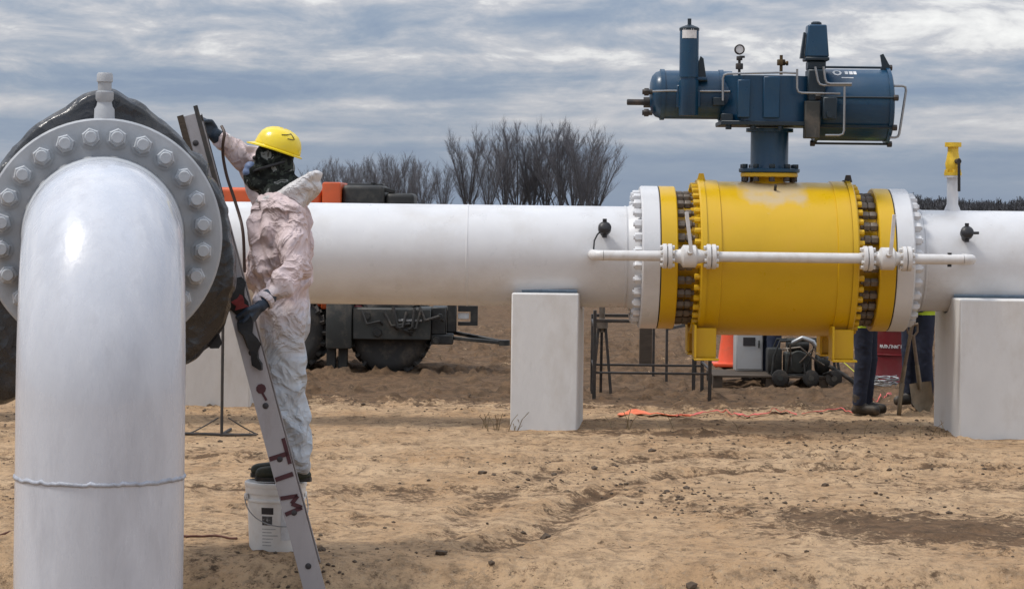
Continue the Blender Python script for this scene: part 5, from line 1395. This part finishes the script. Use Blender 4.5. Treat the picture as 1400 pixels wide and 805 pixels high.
    m.tube(pts, .006, 5); m.solo('wire_coil', tubing_steel, c, 'pale wire coil on the sand beside the red drum', 'coil')
build_back_items()

def build_tapes():
    def ribbon(name, pts_px, w, matl, label, cat, seed):
        rr = random.Random(seed); P = []
        pts = [foot(*q) for q in pts_px]
        for i in range(len(pts) - 1):
            n = max(int((pts[i + 1] - pts[i]).length / .05), 2)
            for j in range(n):
                q = pts[i].lerp(pts[i + 1], j / n); P.append(q)
        P.append(pts[-1]); out, Wv = [], []
        for i, q in enumerate(P):
            x, y = q.x, q.y + .05 * noise.noise(Vector((i * .23, seed, 0))); h = gz(x, y) + .014 + abs(noise.noise(Vector((i * .31, seed, 4)))) * (.018 if w > .1 else .04)
            out.append(Vector((x, y, h))); a = noise.noise(Vector((i * .17, seed, 9))) * 1.6
            Wv.append(Vector((.15, math.cos(a), math.sin(a) * (.12 if w > .1 else .5))).normalized() * w * (1 + .5 * noise.noise(Vector((i * .4, seed, 2)))))
        MB().strip(out, Wv, .006).solo(name, matl, out[0], label, cat, ang=50)
    ribbon('safety_netting', [(845, 571), (880, 570), (915, 570), (945, 569)], .16, tape_orange, 'crumpled orange safety netting on the sand under the yellow valve', 'netting', 3)
    ribbon('warning_tape', [(925, 572), (975, 563), (1015, 570), (1060, 565), (1090, 567)], .055, tape_red, 'faded red warning tape trailing from the orange netting', 'tape', 5)
    ribbon('warning_tape', [(1096, 566), (1120, 563), (1150, 561), (1172, 566)], .05, tape_red, 'short red tape lying at the boots of the standing worker', 'tape', 8)
    ribbon('warning_tape', [(1186, 556), (1200, 549), (1219, 541)], .05, tape_red, 'red tape between the boots of the two workers with shovels', 'tape', 9)
    # cables on the near sand
    def cable(name, pts_px, r, label, mt):
        P = [foot(*q) for q in pts_px]; o = []
        for i in range(len(P) - 1):
            for j in range(8): q = P[i].lerp(P[i + 1], j / 8); o.append(Vector((q.x, q.y + .04 * math.sin(i * 2.1 + j * .5), gz(q.x, q.y) + r * .8)))
        MB().tube(o, r, 7).solo(name, mt, o[0], label, 'cable')
    cable('ground_cable', [(-60, 738), (20, 735), (140, 737), (256, 735), (334, 737)], .007, 'thin brown cable on the sand leading to the white pail', cable_brown)
build_tapes()

# ------------------------------------------------------------------ workers behind the pipe
def worker(base, face, label, seed, bend=0.0, hands=None, hat=hat_white, hem=-.03):
    """standing figure; face = heading angle (0 = +X). One continuous body, boots and hat as parts."""
    c, s = math.cos(face), math.sin(face); base = Vector(base)
    def L(f, l, z): return base + Vector((f * c - l * s, f * s + l * c, z))
    t = thing('person', base, label, 'person', None)
    ch = math.sin(bend); cv = math.cos(bend)
    def T(f, l, h): return L(h * ch + f * cv, l, .90 + h * cv - f * ch)      # torso frame above the hips
    hp = [(L(0, .09, .90), L(.02, .10, .50), .098, .075), (L(.02, .10, .50), L(-.01, .11, .10), .078, .062), (L(0, -.09, .90), L(.01, -.10, .50), .098, .075), (L(.01, -.10, .50), L(-.02, -.11, .10), .078, .062), (L(0, .08, .92), L(0, -.08, .92), .12, .12),
          (T(0, .0, .02), T(0, 0, .28), .135, .15), (T(0, .07, .30), T(0, .09, .42), .13, .10), (T(0, -.07, .30), T(0, -.09, .42), .13, .10), (T(0, .15, .46), T(0, -.15, .46), .07, .07), (T(0, 0, .48), T(.02, 0, .60), .058, .055),
          (T(.02, 0, .70), (.090, .078, .115)), (T(.05, 0, .655), (.065, .06, .07)), (T(.115, 0, .675), (.018, .014, .02)), (T(.01, .085, .68), (.016, .01, .03)), (T(.01, -.085, .68), (.016, .01, .03))]
    hd = hands or (L(.25, .22, .95), L(.25, -.22, .95))
    for sg, hnd in zip((1, -1), hd):
        sh = T(0, sg * .20, .44); hnd = Vector(hnd); mid = (sh + hnd) / 2; ln = (hnd - sh).length; need = max((.29 ** 2 - (min(ln, .56) / 2) ** 2), 0) ** .5
        el = mid + (L(-.6, sg * .8, -.35) - base).normalized() * need
        hp += [(sh, el, .062, .050), (el, hnd, .050, .034)]
        f = (hnd - el).normalized(); hp += [q for q in hand_prims(hnd, hnd + f * .075, L(.6, -sg * .5, -.3) - base, L(0, .3, .9) - base, (.5, .9, .6), 1.1, sg)]
    me = fuse('body', hp, .0125, 3, base, [navy, hivis, skin, glove], wrinkle(seed, .006, 1.1))
    # clothing regions along the body
    zt = .90
    tu = Vector((c * ch, s * ch, cv))
    for p in me.polygons:
        q = Vector(p.center); h = (q - Vector((0, 0, .90))).dot(tu)
        nearhand = min((q + base - Vector(w)).length for w in hd)
        p.material_index = 3 if nearhand < .12 and True else (2 if h > .56 and (q - Vector((0, 0, .9)) - tu * h).length < .16 else (1 if h > hem else 0))
    link('body', me, t)
    hc = T(.01, 0, .735); q = Quaternion((0, 0, 1), face) @ Quaternion((0, 1, 0), bend)
    m = MB(); rows = [(.105, .004), (.103, .03), (.09, .066), (.06, .094), (.02, .106), (0, .108), (-.002, .128), (-.008, .128), (-.008, .10)]
    vv = [hc + q @ Vector((r * 1.15 * math.cos(2 * math.pi * k / 24), r * math.sin(2 * math.pi * k / 24), z)) for z, r in rows for k in range(24)]
    m.add(vv, [(j * 24 + k, j * 24 + (k + 1) % 24, (j + 1) * 24 + (k + 1) % 24, (j + 1) * 24 + k) for j in range(len(rows) - 1) for k in range(24)] + [tuple(range(24))]); m.build('hard_hat', hat, t)
    for sg in (1, -1): MB().ball(T(.100, sg * .032, .705), .013, 8, 6).build('eye', print_dark, t)
    for sg, f0 in ((1, -.01), (-1, -.02)):
        bp = [(L(f0, sg * .11, .16), L(f0, sg * .11, .06), .064, .058), (L(f0, sg * .11, .048), L(f0 + .155, sg * .12, .040), .050, .042), (L(f0 - .035, sg * .11, .035), L(f0 + .16, sg * .12, .025), .040, .036)]
        link('boot', fuse('boot', bp, .012, 2, base, boot), t)
    return t
def build_workers():
    a = foot(1181, 566); worker((a.x, a.y, a.z), R(-20), 'worker in navy trousers and yellow vest standing behind the valve flange', 21, hands=(a + Vector((.22, .12, 1.02)), a + Vector((.20, -.20, 1.0))), hem=-.115)
    b = foot(1257, 562); b.y += .12
    hands = (b + Vector((-.15, -.14, .90)), b + Vector((-.06, -.22, .95)))
    worker((b.x, b.y, b.z), R(215), 'worker in navy clothes holding two shovels beside the broad pier', 33, hands=hands, hem=-.06)
    c = foot(1053, 524); worker((c.x, c.y, c.z), R(10), 'worker in navy clothes bending over the engine pump', 45, bend=R(48), hands=(c + Vector((.50, .12, .62)), c + Vector((.48, -.10, .60))), hat=hat_yellow)
    # shovels
    def shovel(tip, top, twist, dgrip, label):
        tip, top = Vector(tip), Vector(top); t = thing('shovel', tip, label, 'shovel')
        up = (top - tip).normalized(); n = Vector((math.cos(twist), math.sin(twist), 0)); n = (n - up * n.dot(up)).normalized(); w = up.cross(n)
        bl = .30; vv, ff = [], []; nu, nv = 9, 9
        for j in range(nv):
            f = j / (nv - 1); hw = .105 * min(1, (f * 2.6) ** .6) if f > 0 else .004
            for i in range(nu):
                u = -1 + 2 * i / (nu - 1); vv.append(tip + up * (bl * f) + w * (u * hw) + n * (.035 * u * u + .02 * (1 - f) ** 2))
        k = len(vv); vv += [v + n * .004 for v in vv]
        for j in range(nv - 1):
            for i in range(nu - 1):
                q = (j * nu + i, j * nu + i + 1, (j + 1) * nu + i + 1, (j + 1) * nu + i); ff += [q, tuple(x + k for x in q[::-1])]
        MB().add(vv, ff).build('blade', shovel_steel, t)
        m = MB(); m.lathe([(bl - .06, .014), (bl, .022), (bl + .16, .020)], tip + n * .012, up, 12); m.build('socket', shovel_steel, t)
        L = (top - tip).length; e = tip + n * .012 + up * L
        m = MB(); m.cyl(tip + n * .012 + up * (bl + .1), e - up * (.10 if dgrip else 0), .0165, n=12); m.build('shaft', shovel_wood, t)
        if dgrip:
            m = MB(); q = e - up * .11; m.tube([q, q + up * .04 + w * .045, q + up * .11 + w * .055], .010, 8); m.tube([q, q + up * .04 - w * .045, q + up * .11 - w * .055], .010, 8); m.cyl(q + up * .108 + w * .06, q + up * .108 - w * .06, .014, n=10); m.build('grip', shovel_wood, t)
    p1 = foot(1223, 567); p1.y = min(p1.y, b.y - .30); q1 = at(1246, 440, p1.y + .02); p1.z = gz(p1.x, p1.y)
    shovel(p1, q1, R(-8), False, 'long handled shovel with its blade edge-on beside the worker by the pier')
    p2 = at(1262, 560, b.y - .28); p2.z = gz(p2.x, p2.y) - .02; q2 = at(1246, 444, b.y - .26)
    shovel(p2, q2, R(-80), True, 'sandy shovel with forked grip standing against the broad pier')
build_workers()

# dry weeds round the pier foot
def build_weeds():
    V, F, k = [], [], 0; rr = random.Random(12)
    for (cx, cy, n, sp) in [(X(694, 20.0), 20.02, 9, .10), (X(680, 20.0), 20.1, 5, .12), (X(1270, 19.9), 19.95, 6, .2), (X(880, 20), 20.2, 10, .5)]:
        for i in range(n):
            x, y = cx + rr.gauss(0, sp), cy + rr.gauss(0, .06); z = gz(x, y); h = rr.uniform(.04, .16); a = rr.uniform(0, 6.28); d = Vector((math.cos(a), math.sin(a), 0)) * h * rr.uniform(.2, .8)
            p = [Vector((x, y, z)), Vector((x, y, z + h * .6)) + d * .4, Vector((x, y, z + h)) + d]; w = Vector((.003, .001, 0))
            for q in p: V += [q - w, q + w]
            F += [(k, k + 1, k + 3, k + 2), (k + 2, k + 3, k + 5, k + 4)]; k += 6
    me = bpy.data.meshes.new('dry_weeds'); me.from_pydata([tuple(v) for v in V], [], F); me.materials.append(dry_grass)
    o = bpy.data.objects.new('dry_weeds', me); COL.objects.link(o); tag(o, 'sparse dry weed stalks at the foot of the white piers', 'weeds', kind='stuff')
build_weeds()
